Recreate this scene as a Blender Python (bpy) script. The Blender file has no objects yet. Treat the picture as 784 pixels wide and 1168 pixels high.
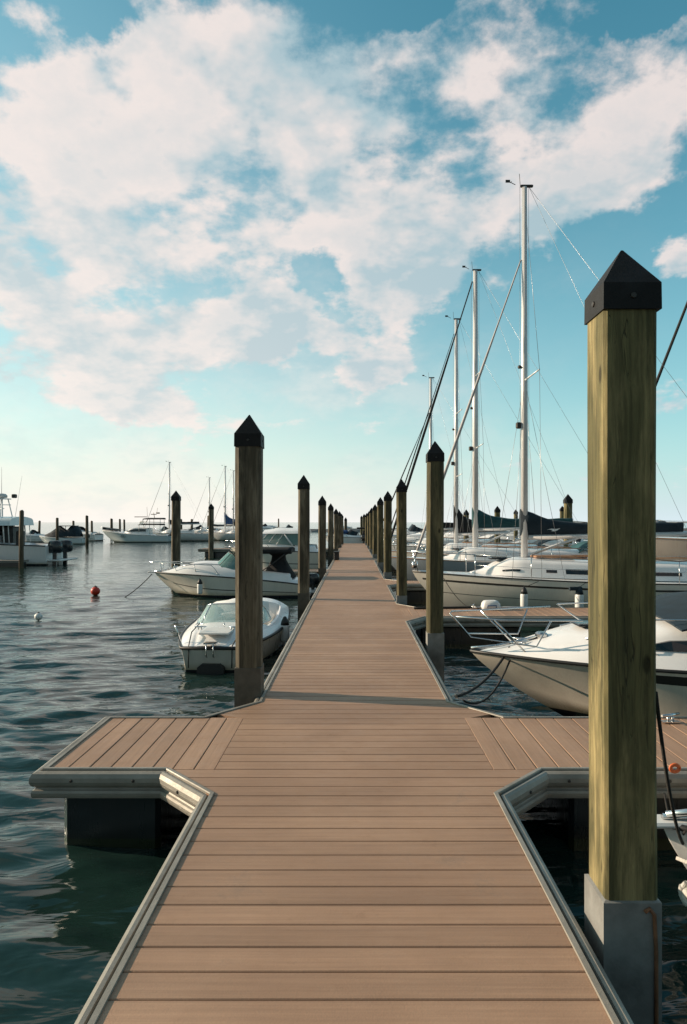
import bpy, math, random
import numpy as np
from mathutils import Vector, Matrix
S = bpy.context.scene
COL = S.collection
R = math.radians
random.seed(4)

# ------------------------------------------------------------------ camera
FP, VX, HY = 795.0, 404.0, 595.5          # focal length in photo pixels, vanishing point of the walkway
DECK, EYE = 0.52, 2.12                    # deck height and lens height above the water
cam_d = bpy.data.cameras.new('camera')
cam = bpy.data.objects.new('camera', cam_d); COL.objects.link(cam)
cam.location = (0, 0, EYE); cam.rotation_euler = (R(90), 0, 0)
cam_d.sensor_fit = 'VERTICAL'; cam_d.sensor_height = 36; cam_d.lens = FP / 1168 * 36
cam_d.shift_x = (392 - VX) / 1168; cam_d.shift_y = (HY - 584) / 1168
cam_d.clip_start = .05; cam_d.clip_end = 20000
S.camera = cam

def at(px, py, Y):
    "point of the world seen at a photo pixel, at distance Y"
    return Vector(((px - VX) * Y / FP, Y, EYE - (py - HY) * Y / FP))

# ------------------------------------------------------------------ light
SUN_EL, SUN_AZ = 19.0, -79.0              # azimuth from +Y, clockwise positive
sx, sy, sz = math.sin(R(SUN_AZ)) * math.cos(R(SUN_EL)), math.cos(R(SUN_AZ)) * math.cos(R(SUN_EL)), math.sin(R(SUN_EL))
sd = bpy.data.lights.new('sun', 'SUN'); sd.energy = 5.0; sd.angle = R(0.6); sd.color = (1.0, .80, .60)
sun = bpy.data.objects.new('sun', sd); COL.objects.link(sun)
sun.rotation_euler = Vector((sx, sy, sz)).to_track_quat('Z', 'Y').to_euler()
sun.location = (-30, 6, 20)
S.view_settings.view_transform = 'Standard'; S.view_settings.look = 'None'
S.view_settings.gamma = 1; S.view_settings.exposure = 0.32; S.view_settings.use_curve_mapping = False
SKY_STRENGTH = .10
S.cycles.max_bounces = 6; S.cycles.caustics_reflective = False; S.cycles.caustics_refractive = False
S.cycles.use_denoising = True

class NT:
    def __init__(s, nt): s.nt = nt; nt.nodes.clear()
    def n(s, t, **kw):
        nd = s.nt.nodes.new(t)
        for k, v in kw.items():
            if k.startswith('_'): setattr(nd, k[1:], v)
        ins = kw.get('ins', {})
        for k, v in ins.items(): s.set(nd.inputs[k], v)
        return nd
    def set(s, sock, v):
        if isinstance(v, bpy.types.NodeSocket): s.nt.links.new(v, sock)
        elif isinstance(v, bpy.types.Node): s.nt.links.new(v.outputs[0], sock)
        else: sock.default_value = v
    def math(s, op, a, b=0.0, c=None, clamp=False):
        nd = s.nt.nodes.new('ShaderNodeMath'); nd.operation = op; nd.use_clamp = clamp
        s.set(nd.inputs[0], a); s.set(nd.inputs[1], b)
        if c is not None: s.set(nd.inputs[2], c)
        return nd.outputs[0]
    def vmath(s, op, a, b=(0, 0, 0), scale=None):
        nd = s.nt.nodes.new('ShaderNodeVectorMath'); nd.operation = op
        s.set(nd.inputs[0], a); s.set(nd.inputs[1], b)
        if scale is not None: s.set(nd.inputs['Scale'], scale)
        return nd.outputs['Value'] if op in ('LENGTH', 'DOT_PRODUCT', 'DISTANCE') else nd.outputs[0]
    def mix(s, f, a, b, kind='RGBA', blend='MIX'):
        nd = s.nt.nodes.new('ShaderNodeMix'); nd.data_type = kind
        if kind == 'RGBA': nd.blend_type = blend
        i = {'RGBA': (0, 6, 7, 2), 'FLOAT': (0, 2, 3, 0)}[kind]
        s.set(nd.inputs[i[0]], f); s.set(nd.inputs[i[1]], a); s.set(nd.inputs[i[2]], b)
        return nd.outputs[i[3]]
    def remap(s, v, a, b, c=0.0, d=1.0, smooth=True):
        nd = s.nt.nodes.new('ShaderNodeMapRange'); nd.interpolation_type = 'SMOOTHSTEP' if smooth else 'LINEAR'
        s.set(nd.inputs[0], v)
        for i, x in enumerate((a, b, c, d)): s.set(nd.inputs[i + 1], x)
        return nd.outputs[0]
    def noise(s, vec, scale, detail=4, rough=.5, dist=0.0, out=0):
        nd = s.nt.nodes.new('ShaderNodeTexNoise')
        if vec is not None: s.set(nd.inputs['Vector'], vec)
        nd.inputs['Scale'].default_value = scale; nd.inputs['Detail'].default_value = detail
        nd.inputs['Roughness'].default_value = rough; nd.inputs['Distortion'].default_value = dist
        return nd.outputs[out]
    def mapping(s, vec, loc=(0, 0, 0), rot=(0, 0, 0), scale=(1, 1, 1), kind='POINT'):
        nd = s.nt.nodes.new('ShaderNodeMapping'); nd.vector_type = kind
        s.set(nd.inputs[0], vec); nd.inputs[1].default_value = loc; nd.inputs[2].default_value = rot; nd.inputs[3].default_value = scale
        return nd.outputs[0]

W = bpy.data.worlds.new('World'); S.world = W; W.use_nodes = True
t = NT(W.node_tree)
geo = t.n('ShaderNodeTexCoord').outputs['Generated']
sky = t.n('ShaderNodeTexSky', _sky_type='NISHITA', _sun_disc=False, _sun_elevation=R(SUN_EL), _sun_rotation=R(SUN_AZ), _altitude=0, _air_density=1.0, _dust_density=1.2, _ozone_density=1.6)
# clouds: banks with a middle direction (photo pixel), a size and a tilt; positive adds cloud, negative opens blue
BANKS = [(300,120,190,125,0,.86),(440,190,120,120,0,1.0),(455,320,62,52,0,1.1),(120,290,150,60,0,.7),(665,205,80,50,-10,.8),(450,262,70,60,0,.7),
 (715,105,135,105,-25,1.0),(545,25,80,50,0,.5),(620,190,90,70,0,.9),(55,190,120,110,0,.80),(95,340,150,72,0,.95),(40,430,110,60,0,.85),(160,462,66,30,0,.85),
 (200,235,140,85,0,.9),(225,385,62,56,0,.85),(775,305,44,34,0,.85),(700,548,90,14,0,.6),(545,50,120,90,0,.95),(180,60,60,60,0,.8),
 (60,90,70,40,0,.7),(20,20,40,30,0,.5),(770,455,30,14,0,.6),(330,480,44,10,0,.5),(560,330,40,20,0,.35),(660,420,50,20,0,.3),(775,525,40,12,0,.6),
 (330,275,50,26,0,.6),
 (120,28,50,30,0,-.8),(20,60,34,30,0,-.5),(365,300,40,30,0,-.7),(490,5,46,26,0,-.7),(750,5,60,26,0,-.9),(262,115,22,40,0,-.45),(346,196,18,14,0,-.5),
 (600,380,130,120,0,-.7),(20,270,60,14,0,-.3),(130,180,30,40,0,-.35),(600,80,26,40,0,-.3),(300,450,90,40,0,-.4)]
warp = t.vmath('SCALE', t.vmath('SUBTRACT', t.noise(geo, 6.0, 6, .65, out=1), (.5, .5, .5)), scale=.12)
gw = t.vmath('ADD', geo, warp)
sund0 = t.math('MULTIPLY_ADD', t.vmath('DOT_PRODUCT', geo, tuple(Vector((sx, sy, 0)).normalized())), .5, .5, clamp=True)
PUFFS = [(425,414,54,40,0,2.0),(308,364,48,48,0,1.8),(352,380,40,16,0,.7),(160,464,54,22,0,.7),(452,322,48,34,0,.5),(772,306,34,26,0,.5),(110,370,110,40,0,.4),(650,215,70,34,-15,.5)]
cov = None; cap_ = None
for k_, (px, py, rx, ry, rot, s) in enumerate(BANKS + PUFFS):
    if k_ == len(BANKS): cov = t.math('MINIMUM', cov, 1.0)
    v = Vector(((px - VX) / FP, 1, -(py - HY) / FP)); l = v.length; v.normalize()
    f = v.copy(); right = f.cross(Vector((0, 0, 1))).normalized(); up = right.cross(f)
    a = R(rot); r2 = right * math.cos(a) - up * math.sin(a); u2 = right * math.sin(a) + up * math.cos(a)
    # ellipse distance in the bank's own frame
    rel = t.vmath('SUBTRACT', gw, tuple(v))
    k1 = FP * l
    dx = t.vmath('DOT_PRODUCT', rel, tuple(r2 * (k1 / rx))); dy = t.vmath('DOT_PRODUCT', rel, tuple(u2 * (k1 * l / ry))); dz = t.vmath('DOT_PRODUCT', rel, tuple(f * (k1 / max(rx, ry))))
    d2 = t.math('ADD', t.math('MULTIPLY', dx, dx), t.math('MULTIPLY_ADD', dy, dy, t.math('MULTIPLY', dz, dz)))
    g = t.math('MULTIPLY', t.math('EXPONENT', t.math('MULTIPLY', d2, -1.1)), s * 1.25)
    cov = g if cov is None else t.math('ADD', cov, g)
front = t.n('ShaderNodeSeparateXYZ', ins={0: geo})
# loose cloud everywhere outside the picture
side = t.remap(front.outputs[1], .72, .45)
cov = t.math('ADD', cov, t.math('MULTIPLY', side, .55))
# the deck of cloud recedes to the horizon: features shrink and flatten with distance
zp = t.math('MAXIMUM', front.outputs[2], 0.0)
flat = t.vmath('SCALE', t.mapping(geo, scale=(1, 1, 1.25)), scale=t.math('DIVIDE', .82, t.math('ADD', zp, .42)))
sunv = Vector((sx, sy, sz))
def puff(vec): 
    a = t.noise(vec, 4.4, 9, .60, .08); b = t.noise(vec, 11.0, 8, .62, .05)
    return t.math('MULTIPLY_ADD', b, .38, t.math('MULTIPLY', a, .77))
def billow(vec):
    a = t.noise(vec, 4.4, 4, .58, .08); b = t.noise(vec, 11.0, 4, .6, .05)
    return t.math('MULTIPLY_ADD', b, .45, t.math('MULTIPLY', a, .8))
off_s = tuple(Vector((sx, sy * .3, sz + .75)).normalized() * .055)
n0 = puff(flat)
b0 = billow(flat); b1 = billow(t.vmath('ADD', flat, off_s))
nn = t.math('SUBTRACT', n0, .575)
dens_raw = t.math('MULTIPLY_ADD', nn, 5.4, t.math('SUBTRACT', cov, .50))
dens = t.remap(dens_raw, -.14, .62)
dens = t.math('MULTIPLY', dens, .95)
# thin veil over the sunward side
veil = t.math('MULTIPLY', t.remap(t.noise(t.mapping(gw, scale=(1, 1, 2.2)), 3.2, 6, .6), .38, .66, .0, .45), t.math('MULTIPLY', t.remap(sund0, .34, .66), t.remap(front.outputs[2], .60, .22)))
dens = t.math('MAXIMUM', dens, veil)
lit = t.math('MULTIPLY_ADD', t.math('SUBTRACT', b0, b1), 5.5, .60, clamp=True)
thick = t.remap(dens_raw, .3, 1.6)
lit = t.math('SUBTRACT', lit, t.math('MULTIPLY', thick, .42), clamp=True)
# haze veil low on the horizon, brighter toward the sun
zc = t.math('MAXIMUM', front.outputs[2], 0.0)
sund = t.math('MULTIPLY_ADD', t.vmath('DOT_PRODUCT', geo, tuple(Vector((sx, sy, 0)).normalized())), .5, .5, clamp=True)
low = t.math('EXPONENT', t.math('MULTIPLY', zc, t.remap(sund, .42, .80, -6.4, -4.0)))
skyc = t.mix(1.0, sky.outputs[0], (.50, 1.40, 1.22, 1), blend='MULTIPLY')
K = 1 / SKY_STRENGTH
def kc(r, g, b): return (r * K, g * K, b * K, 1)
cloud_hi = t.mix(sund, kc(.65, .57, .55), kc(.77, .68, .64))
cloud_lo = t.mix(sund, kc(.27, .39, .44), kc(.40, .50, .54))
cloudc = t.mix(lit, cloud_lo, cloud_hi)
hazec = t.mix(t.remap(sund, .3, .75), kc(.56, .68, .74), kc(.86, .80, .74))
skyh = t.mix(t.math('MULTIPLY', low, .97), skyc, hazec)
ccol = t.mix(t.math('MULTIPLY', low, .62), cloudc, hazec)
fin = t.mix(dens, skyh, ccol)
# sky behind the camera dimmed on purpose, to weaken ambient light on camera-facing sides
back = t.remap(front.outputs[1], -.35, .40, .55, 1.0)
fin = t.vmath('SCALE', fin, scale=back)
bg = t.n('ShaderNodeBackground', ins={0: fin, 1: SKY_STRENGTH})
wo = t.n('ShaderNodeOutputWorld', ins={0: bg.outputs[0]})
W.cycles.sampling_method = 'MANUAL'; W.cycles.sample_map_resolution = 512

# ------------------------------------------------------------------ helpers
class MB:
    "collects shapes into one mesh"
    def __init__(s): s.v = []; s.f = []; s.sm = []
    def add(s, vs, fs, smooth=False):
        o = len(s.v); s.v += [tuple(v) for v in vs]
        for f in fs: s.f.append(tuple(o + i for i in f)); s.sm.append(smooth)
        return s
    def box(s, c, d, rz=0, bev=0.0):
        x, y, z = d[0] / 2, d[1] / 2, d[2] / 2; M = Matrix.Rotation(rz, 3, 'Z'); c = Vector(c)
        if bev <= 0:
            vs = [M @ Vector((i * x, j * y, k * z)) + c for i in (-1, 1) for j in (-1, 1) for k in (-1, 1)]
            return s.add(vs, [(0, 1, 3, 2), (4, 6, 7, 5), (0, 4, 5, 1), (2, 3, 7, 6), (0, 2, 6, 4), (1, 5, 7, 3)])
        b = min(bev, x * .9, y * .9, z * .9); rings = []
        for (zz, ins) in ((-z, b), (-z + b, 0), (z - b, 0), (z, b)):
            xx, yy = x - ins, y - ins; bb = b
            rings.append([M @ Vector((px_, py_, zz)) + c for px_, py_ in ((-xx + bb, -yy), (xx - bb, -yy), (xx, -yy + bb), (xx, yy - bb), (xx - bb, yy), (-xx + bb, yy), (-xx, yy - bb), (-xx, -yy + bb))])
        return s.loft(rings, closed=True, caps=True, smooth=False)
    def loft(s, rings, closed=True, caps=True, smooth=True):
        n = len(rings[0]); vs = [p for r in rings for p in r]; fs = []
        for i in range(len(rings) - 1):
            for j in range(n if closed else n - 1):
                k = (j + 1) % n
                fs.append((i * n + j, i * n + k, (i + 1) * n + k, (i + 1) * n + j))
        s.add(vs, fs, smooth)
        if caps and closed:
            o = len(s.v) - len(vs)
            s.f.append(tuple(o + j for j in reversed(range(n)))); s.sm.append(False)
            s.f.append(tuple(o + (len(rings) - 1) * n + j for j in range(n))); s.sm.append(False)
        return s
    def tube(s, pts, r, seg=6, caps=True):
        pts = [Vector(p) for p in pts]; rs = r if isinstance(r, (list, tuple)) else [r] * len(pts)
        rings = []; ref = None
        for i, p in enumerate(pts):
            d = (pts[min(i + 1, len(pts) - 1)] - pts[max(i - 1, 0)]).normalized()
            if ref is None: ref = Vector((0, 0, 1)) if abs(d.z) < .9 else Vector((1, 0, 0))
            a = (ref - d * ref.dot(d)).normalized(); b = d.cross(a); ref = a
            rings.append([p + (a * math.cos(q) + b * math.sin(q)) * rs[i] for q in (2 * math.pi * k / seg for k in range(seg))])
        return s.loft(rings, True, caps, True)
    def cyl(s, c, r, h, seg=16, r2=None):
        c = Vector(c); return s.tube([c, c + Vector((0, 0, h))], [r, r if r2 is None else r2], seg)
    def lathe(s, prof, c=(0, 0, 0), seg=16, axis='Z'):
        c = Vector(c); rings = []
        for (r, h) in prof:
            rings.append([c + (Vector((r * math.cos(q), r * math.sin(q), h)) if axis == 'Z' else Vector((h, r * math.cos(q), r * math.sin(q)))) for q in (2 * math.pi * k / seg for k in range(seg))])
        return s.loft(rings, True, True, True)
    def ball(s, c, r, seg=16, squash=1.0):
        return s.lathe([(max(r * math.sin(a), 1e-4), -r * squash * math.cos(a)) for a in (math.pi * k / 10 for k in range(11))], c, seg)

def obj(name, mb, mat, parent=None, loc=None, rz=0.0):
    me = bpy.data.meshes.new(name); me.from_pydata(mb.v, [], mb.f)
    me.polygons.foreach_set('use_smooth', mb.sm); me.update()
    if mat: me.materials.append(mat)
    o = bpy.data.objects.new(name, me); COL.objects.link(o)
    if parent: o.parent = parent
    if loc is not None: o.location = loc
    o.rotation_euler[2] = rz
    return o
def thing(name, label, cat, loc=(0, 0, 0), rz=0.0, group=None):
    o = bpy.data.objects.new(name, None); COL.objects.link(o); o.empty_display_size = .2
    o.location = loc; o.rotation_euler[2] = rz
    return tag(o, label, cat, group)
def tag(o, label, cat, group=None, kind=None):
    o['label'] = label; o['category'] = cat
    if group: o['group'] = group
    if kind: o['kind'] = kind
    return o
def dup(root, label, loc, rz=None, scale=None, group=None):
    kids = {}
    for o in list(COL.objects):
        if o.parent: kids.setdefault(o.parent, []).append(o)
    def cp(o, p):
        c = o.copy(); COL.objects.link(c)
        if p: c.parent = p
        for k in kids.get(o, []): cp(k, c)
        return c
    r = cp(root, None); r['label'] = label; r.location = loc
    if rz is not None: r.rotation_euler[2] = rz
    if scale: r.scale = scale if isinstance(scale, tuple) else (scale,) * 3
    if group: r['group'] = group
    return r

# ------------------------------------------------------------------ materials
def mat(name, col, rough=.5, metal=0.0, coat=0.0, var=0.0, vscale=6.0, bump=0.0, bscale=40.0, spec=.5):
    m = bpy.data.materials.new(name); m.use_nodes = True; t = NT(m.node_tree)
    p = t.n('ShaderNodeBsdfPrincipled', ins={'Roughness': rough, 'Metallic': metal, 'Coat Weight': coat, 'Specular IOR Level': spec})
    tc = t.n('ShaderNodeTexCoord').outputs['Object']
    c = (*col, 1)
    if var > 0:
        n = t.noise(tc, vscale, 6, .6)
        f = t.remap(n, .3, .7, 1 - var, 1 + var * .5, False)
        c = t.vmath('SCALE', c[:3], scale=f)
        t.set(p.inputs['Roughness'], t.remap(n, .3, .7, min(rough + .12, 1), max(rough - .05, .02), False))
    t.set(p.inputs['Base Color'], c)
    if bump > 0:
        b = t.n('ShaderNodeBump', ins={'Strength': bump, 'Distance': .01, 'Height': t.noise(tc, bscale, 4, .6)})
        t.set(p.inputs['Normal'], b.outputs[0])
    t.n('ShaderNodeOutputMaterial', ins={0: p.outputs[0]})
    return m

def hull_mat(name, col, boot=(.02, .02, .025), line=.06, stain=.12):
    "gelcoat with antifouling paint below the waterline and weathering streaks"
    m = bpy.data.materials.new(name); m.use_nodes = True; t = NT(m.node_tree)
    tc = t.n('ShaderNodeTexCoord').outputs['Object']
    z = t.n('ShaderNodeSeparateXYZ', ins={0: tc}).outputs[2]
    streak = t.noise(t.mapping(tc, scale=(7, 7, .8)), 1.0, 6, .6)
    f = t.remap(streak, .35, .75, 1.0, 1 - stain, False)
    grime = t.remap(t.math('ADD', z, t.math('MULTIPLY', t.noise(tc, 5, 4), .12)), line + .02, line + .22, 0.0, 1.0)
    c = t.mix(grime, (col[0] * .62, col[1] * .58, col[2] * .45, 1), (*col, 1))
    c = t.vmath('SCALE', c, scale=f)
    below = t.math('LESS_THAN', z, line)
    c = t.mix(below, c, (*boot, 1))
    p = t.n('ShaderNodeBsdfPrincipled', ins={'Base Color': c, 'Roughness': t.remap(streak, .3, .7, .2, .4, False), 'Coat Weight': .3, 'Coat Roughness': .12})
    t.n('ShaderNodeOutputMaterial', ins={0: p.outputs[0]})
    return m

def wood_mat(name, base, dark, light, green=0.0):
    m = bpy.data.materials.new(name); m.use_nodes = True; t = NT(m.node_tree)
    tc = t.n('ShaderNodeTexCoord').outputs['Object']
    info = t.n('ShaderNodeObjectInfo').outputs['Random']
    off = t.n('ShaderNodeCombineXYZ', ins={0: t.math('MULTIPLY', info, 37.0), 1: t.math('MULTIPLY', info, 11.0), 2: t.math('MULTIPLY', info, 53.0)})
    v = t.vmath('ADD', tc, off.outputs[0])
    wob = t.vmath('ADD', v, t.vmath('SCALE', t.noise(t.mapping(v, scale=(3, 3, .9)), 1.6, 3, .5, out=1), scale=.09))
    grain = t.noise(t.mapping(wob, scale=(62, 62, 1.5)), 1.0, 10, .72)
    rings = t.noise(t.mapping(wob, scale=(11, 11, .35)), 1.0, 5, .55)
    blot = t.noise(t.mapping(v, scale=(6, 6, 1.5)), 1.0, 5, .6)
    c = t.mix(t.remap(rings, .34, .66), (*dark, 1), (*base, 1))
    c = t.mix(t.remap(blot, .44, .66, 0, .9), c, (*light, 1))
    fine = t.remap(grain, .33, .67, .52, 1.28, False)
    c = t.vmath('SCALE', c, scale=fine)
    # checks (cracks) along the grain and knots
    crack = t.noise(t.mapping(wob, scale=(16, 16, .22)), 1.0, 3, .5)
    ck = t.math('SUBTRACT', 1.0, t.remap(t.math('ABSOLUTE', t.math('SUBTRACT', crack, .585)), .0, .005))
    ck = t.math('MULTIPLY', ck, t.remap(t.noise(v, 2.1, 2), .40, .52))
    kn = t.n('ShaderNodeTexVoronoi', ins={'Vector': t.mapping(v, scale=(5, 5, 2.2)), 'Scale': 1.0})
    knot = t.remap(kn.outputs[0], .05, .11, 1, 0)
    c = t.mix(t.math('MULTIPLY', ck, .7), c, (.012, .010, .007, 1))
    c = t.mix(t.math('MULTIPLY', knot, .85), c, (dark[0] * .4, dark[1] * .35, dark[2] * .3, 1))
    h = t.math('SUBTRACT', t.math('MULTIPLY', grain, .6), t.math('ADD', t.math('MULTIPLY', ck, 1.3), t.math('MULTIPLY', knot, .3)))
    b = t.n('ShaderNodeBump', ins={'Strength': .55, 'Distance': .006, 'Height': h})
    p = t.n('ShaderNodeBsdfPrincipled', ins={'Base Color': c, 'Roughness': .78, 'Normal': b.outputs[0], 'Specular IOR Level': .3})
    t.n('ShaderNodeOutputMaterial', ins={0: p.outputs[0]})
    return m

def glass_mat(name, col, alpha, rough=.04):
    m = bpy.data.materials.new(name); m.use_nodes = True; t = NT(m.node_tree)
    p = t.n('ShaderNodeBsdfPrincipled', ins={'Base Color': (*col, 1), 'Roughness': rough, 'Alpha': alpha, 'Specular IOR Level': .9})
    t.n('ShaderNodeOutputMaterial', ins={0: p.outputs[0]})
    return m

def plank_mat(name, axis):
    m = bpy.data.materials.new(name); m.use_nodes = True; t = NT(m.node_tree)
    tc = t.n('ShaderNodeTexCoord').outputs['Object']
    xyz = t.n('ShaderNodeSeparateXYZ', ins={0: tc})
    idx = t.math('FLOOR', t.math('DIVIDE', xyz.outputs[axis], .145))
    wn = t.n('ShaderNodeTexWhiteNoise', _noise_dimensions='1D', ins={'W': idx})
    sc = (1.6, 60, 1) if axis == 1 else (60, 1.6, 1)
    gr = t.noise(t.mapping(tc, scale=sc), 1.0, 7, .65)
    soft = t.noise(tc, 1.3, 5, .6); dirt = t.noise(tc, 9, 6, .7)
    c = t.mix(t.remap(soft, .35, .7), (.335, .202, .130, 1), (.405, .250, .163, 1))
    f = t.math('MULTIPLY', t.remap(wn.outputs[0], 0, 1, .87, 1.08, False), t.remap(gr, .3, .7, .86, 1.1, False))
    f = t.math('MULTIPLY', f, t.remap(dirt, .58, .78, 1.0, .84))
    c = t.vmath('SCALE', c, scale=f)
    c = t.mix(t.remap(t.noise(tc, 2.6, 7, .8), .56, .72, 0, .38), c, (.19, .14, .11, 1))
    spk = t.n('ShaderNodeTexVoronoi', ins={'Vector': t.vmath('ADD', tc, t.vmath('SCALE', t.noise(tc, 40, 2, .5, out=1), scale=.03)), 'Scale': 3.1})
    sp = t.math('MULTIPLY', t.math('LESS_THAN', spk.outputs[0], .035), t.math('GREATER_THAN', t.n('ShaderNodeSeparateXYZ', ins={0: spk.outputs['Color']}).outputs[0], .72))
    c = t.mix(t.math('MULTIPLY', sp, .55), c, (.55, .50, .44, 1))
    hh = t.math('ADD', t.math('MULTIPLY', gr, .7), t.math('MULTIPLY', t.noise(tc, 130, 3), .5))
    b = t.n('ShaderNodeBump', ins={'Strength': .45, 'Distance': .003, 'Height': hh})
    p = t.n('ShaderNodeBsdfPrincipled', ins={'Base Color': c, 'Roughness': t.remap(dirt, .3, .7, .5, .68, False), 'Normal': b.outputs[0], 'Specular IOR Level': .35})
    t.n('ShaderNodeOutputMaterial', ins={0: p.outputs[0]})
    return m

M = dict(
 plank=plank_mat('composite_plank', 1), plank_y=plank_mat('composite_plank_lengthwise', 0),
 bumper=mat('weathered_aluminium', (.30, .275, .235), .5, .25, var=.25, vscale=5, bump=.25, bscale=25),
 trim=mat('aluminium_trim', (.58, .57, .54), .35, .7, var=.2, vscale=8),
 bolt=mat('dark_bolt', (.06, .055, .05), .5, .6), sleeve_d=mat('dark_wet_sleeve', (.105, .09, .07), .65, var=.5, vscale=5, bump=.3, bscale=14),
 float_=hull_mat('black_float', (.020, .025, .029), boot=(.016, .022, .008), line=.035, stain=.4),
 pile_r=wood_mat('treated_timber_yellow_green', (.150, .132, .058), (.062, .060, .028), (.33, .265, .125)),
 pile_d=wood_mat('treated_timber_dark_olive', (.115, .100, .050), (.045, .042, .024), (.19, .155, .080)),
 pile_l=wood_mat('weathered_timber_grey_brown', (.145, .118, .078), (.056, .047, .032), (.24, .20, .14)),
 pile_far=wood_mat('brown_timber', (.14, .105, .07), (.05, .04, .03), (.20, .155, .10)),
 cap=mat('black_plastic_cap', (.010, .009, .009), .6, spec=.3, var=.3, vscale=8, bump=.12, bscale=60),
 sleeve=mat('grey_sleeve', (.27, .265, .25), .55, .15, var=.5, vscale=4, bump=.3, bscale=14),
 gel=mat('white_gelcoat', (.86, .85, .84), .28, coat=.3, var=.07, vscale=3),
 gel2=mat('offwhite_gelcoat', (.70, .69, .66), .4, var=.1, vscale=3),
 steel=mat('stainless_steel', (.62, .62, .62), .18, 1.0), mast=mat('painted_mast', (.74, .73, .72), .3, .15, var=.06),
 black=mat('black_canvas', (.012, .013, .015), .85, var=.3, vscale=5, bump=.4, bscale=12),
 navy=mat('navy_canvas', (.010, .024, .036), .75, var=.25, vscale=4, bump=.3, bscale=7),
 teal=mat('teal_canvas', (.014, .075, .085), .8, var=.3, vscale=4, bump=.3, bscale=7),
 blue=mat('blue_canvas', (.02, .07, .20), .8, var=.3, bump=.4, bscale=8),
 win=mat('dark_window', (.010, .013, .016), .06, spec=.8), rubber=mat('black_rubber', (.02, .02, .02), .5),
 rope_d=mat('dark_rope', (.03, .028, .026), .9, bump=.8, bscale=120), rope_w=mat('white_rope', (.6, .58, .53), .85, bump=.8, bscale=120),
 wire=mat('rigging_wire', (.33, .33, .34), .35, .8), redb=mat('red_buoy_plastic', (.55, .035, .015), .4, var=.15),
 whiteb=mat('white_buoy_plastic', (.75, .75, .73), .4, var=.12), orange=mat('orange_plastic', (.65, .14, .04), .5),
 teak=mat('teak', (.38, .20, .11), .6, var=.25, vscale=12), tan=mat('tan_canvas', (.42, .29, .20), .8, var=.25, bump=.4, bscale=8),
 outb=mat('outboard_cowling', (.02, .022, .026), .25, coat=.4), red=mat('red_cloth', (.16, .025, .022), .8, var=.2),
 greyfurl=mat('furled_sail_grey', (.48, .46, .46), .8, var=.2, vscale=3, bump=.5, bscale=10),
 glass=glass_mat('tinted_windscreen', (.16, .30, .28), .62), clear=glass_mat('pale_windscreen', (.45, .62, .60), .42),
 stone=mat('grey_breakwater', (.20, .20, .20), .9, var=.4, vscale=.8, bump=.6, bscale=3), wood_box=mat('grey_dock_wood', (.22, .20, .18), .8, var=.3),
 h_cream=hull_mat('cream_hull', (.80, .75, .66)), h_white=hull_mat('white_hull', (.84, .83, .81)),
 h_small=hull_mat('small_boat_hull', (.72, .68, .60), line=.0),
 h_tan=hull_mat('beige_hull', (.76, .68, .57), stain=.2), h_grey=hull_mat('grey_hull', (.33, .37, .40)),
 h_aqua=hull_mat('pale_blue_hull', (.72, .79, .80)), h_buff=hull_mat('buff_hull', (.52, .42, .34)),
)
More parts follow.
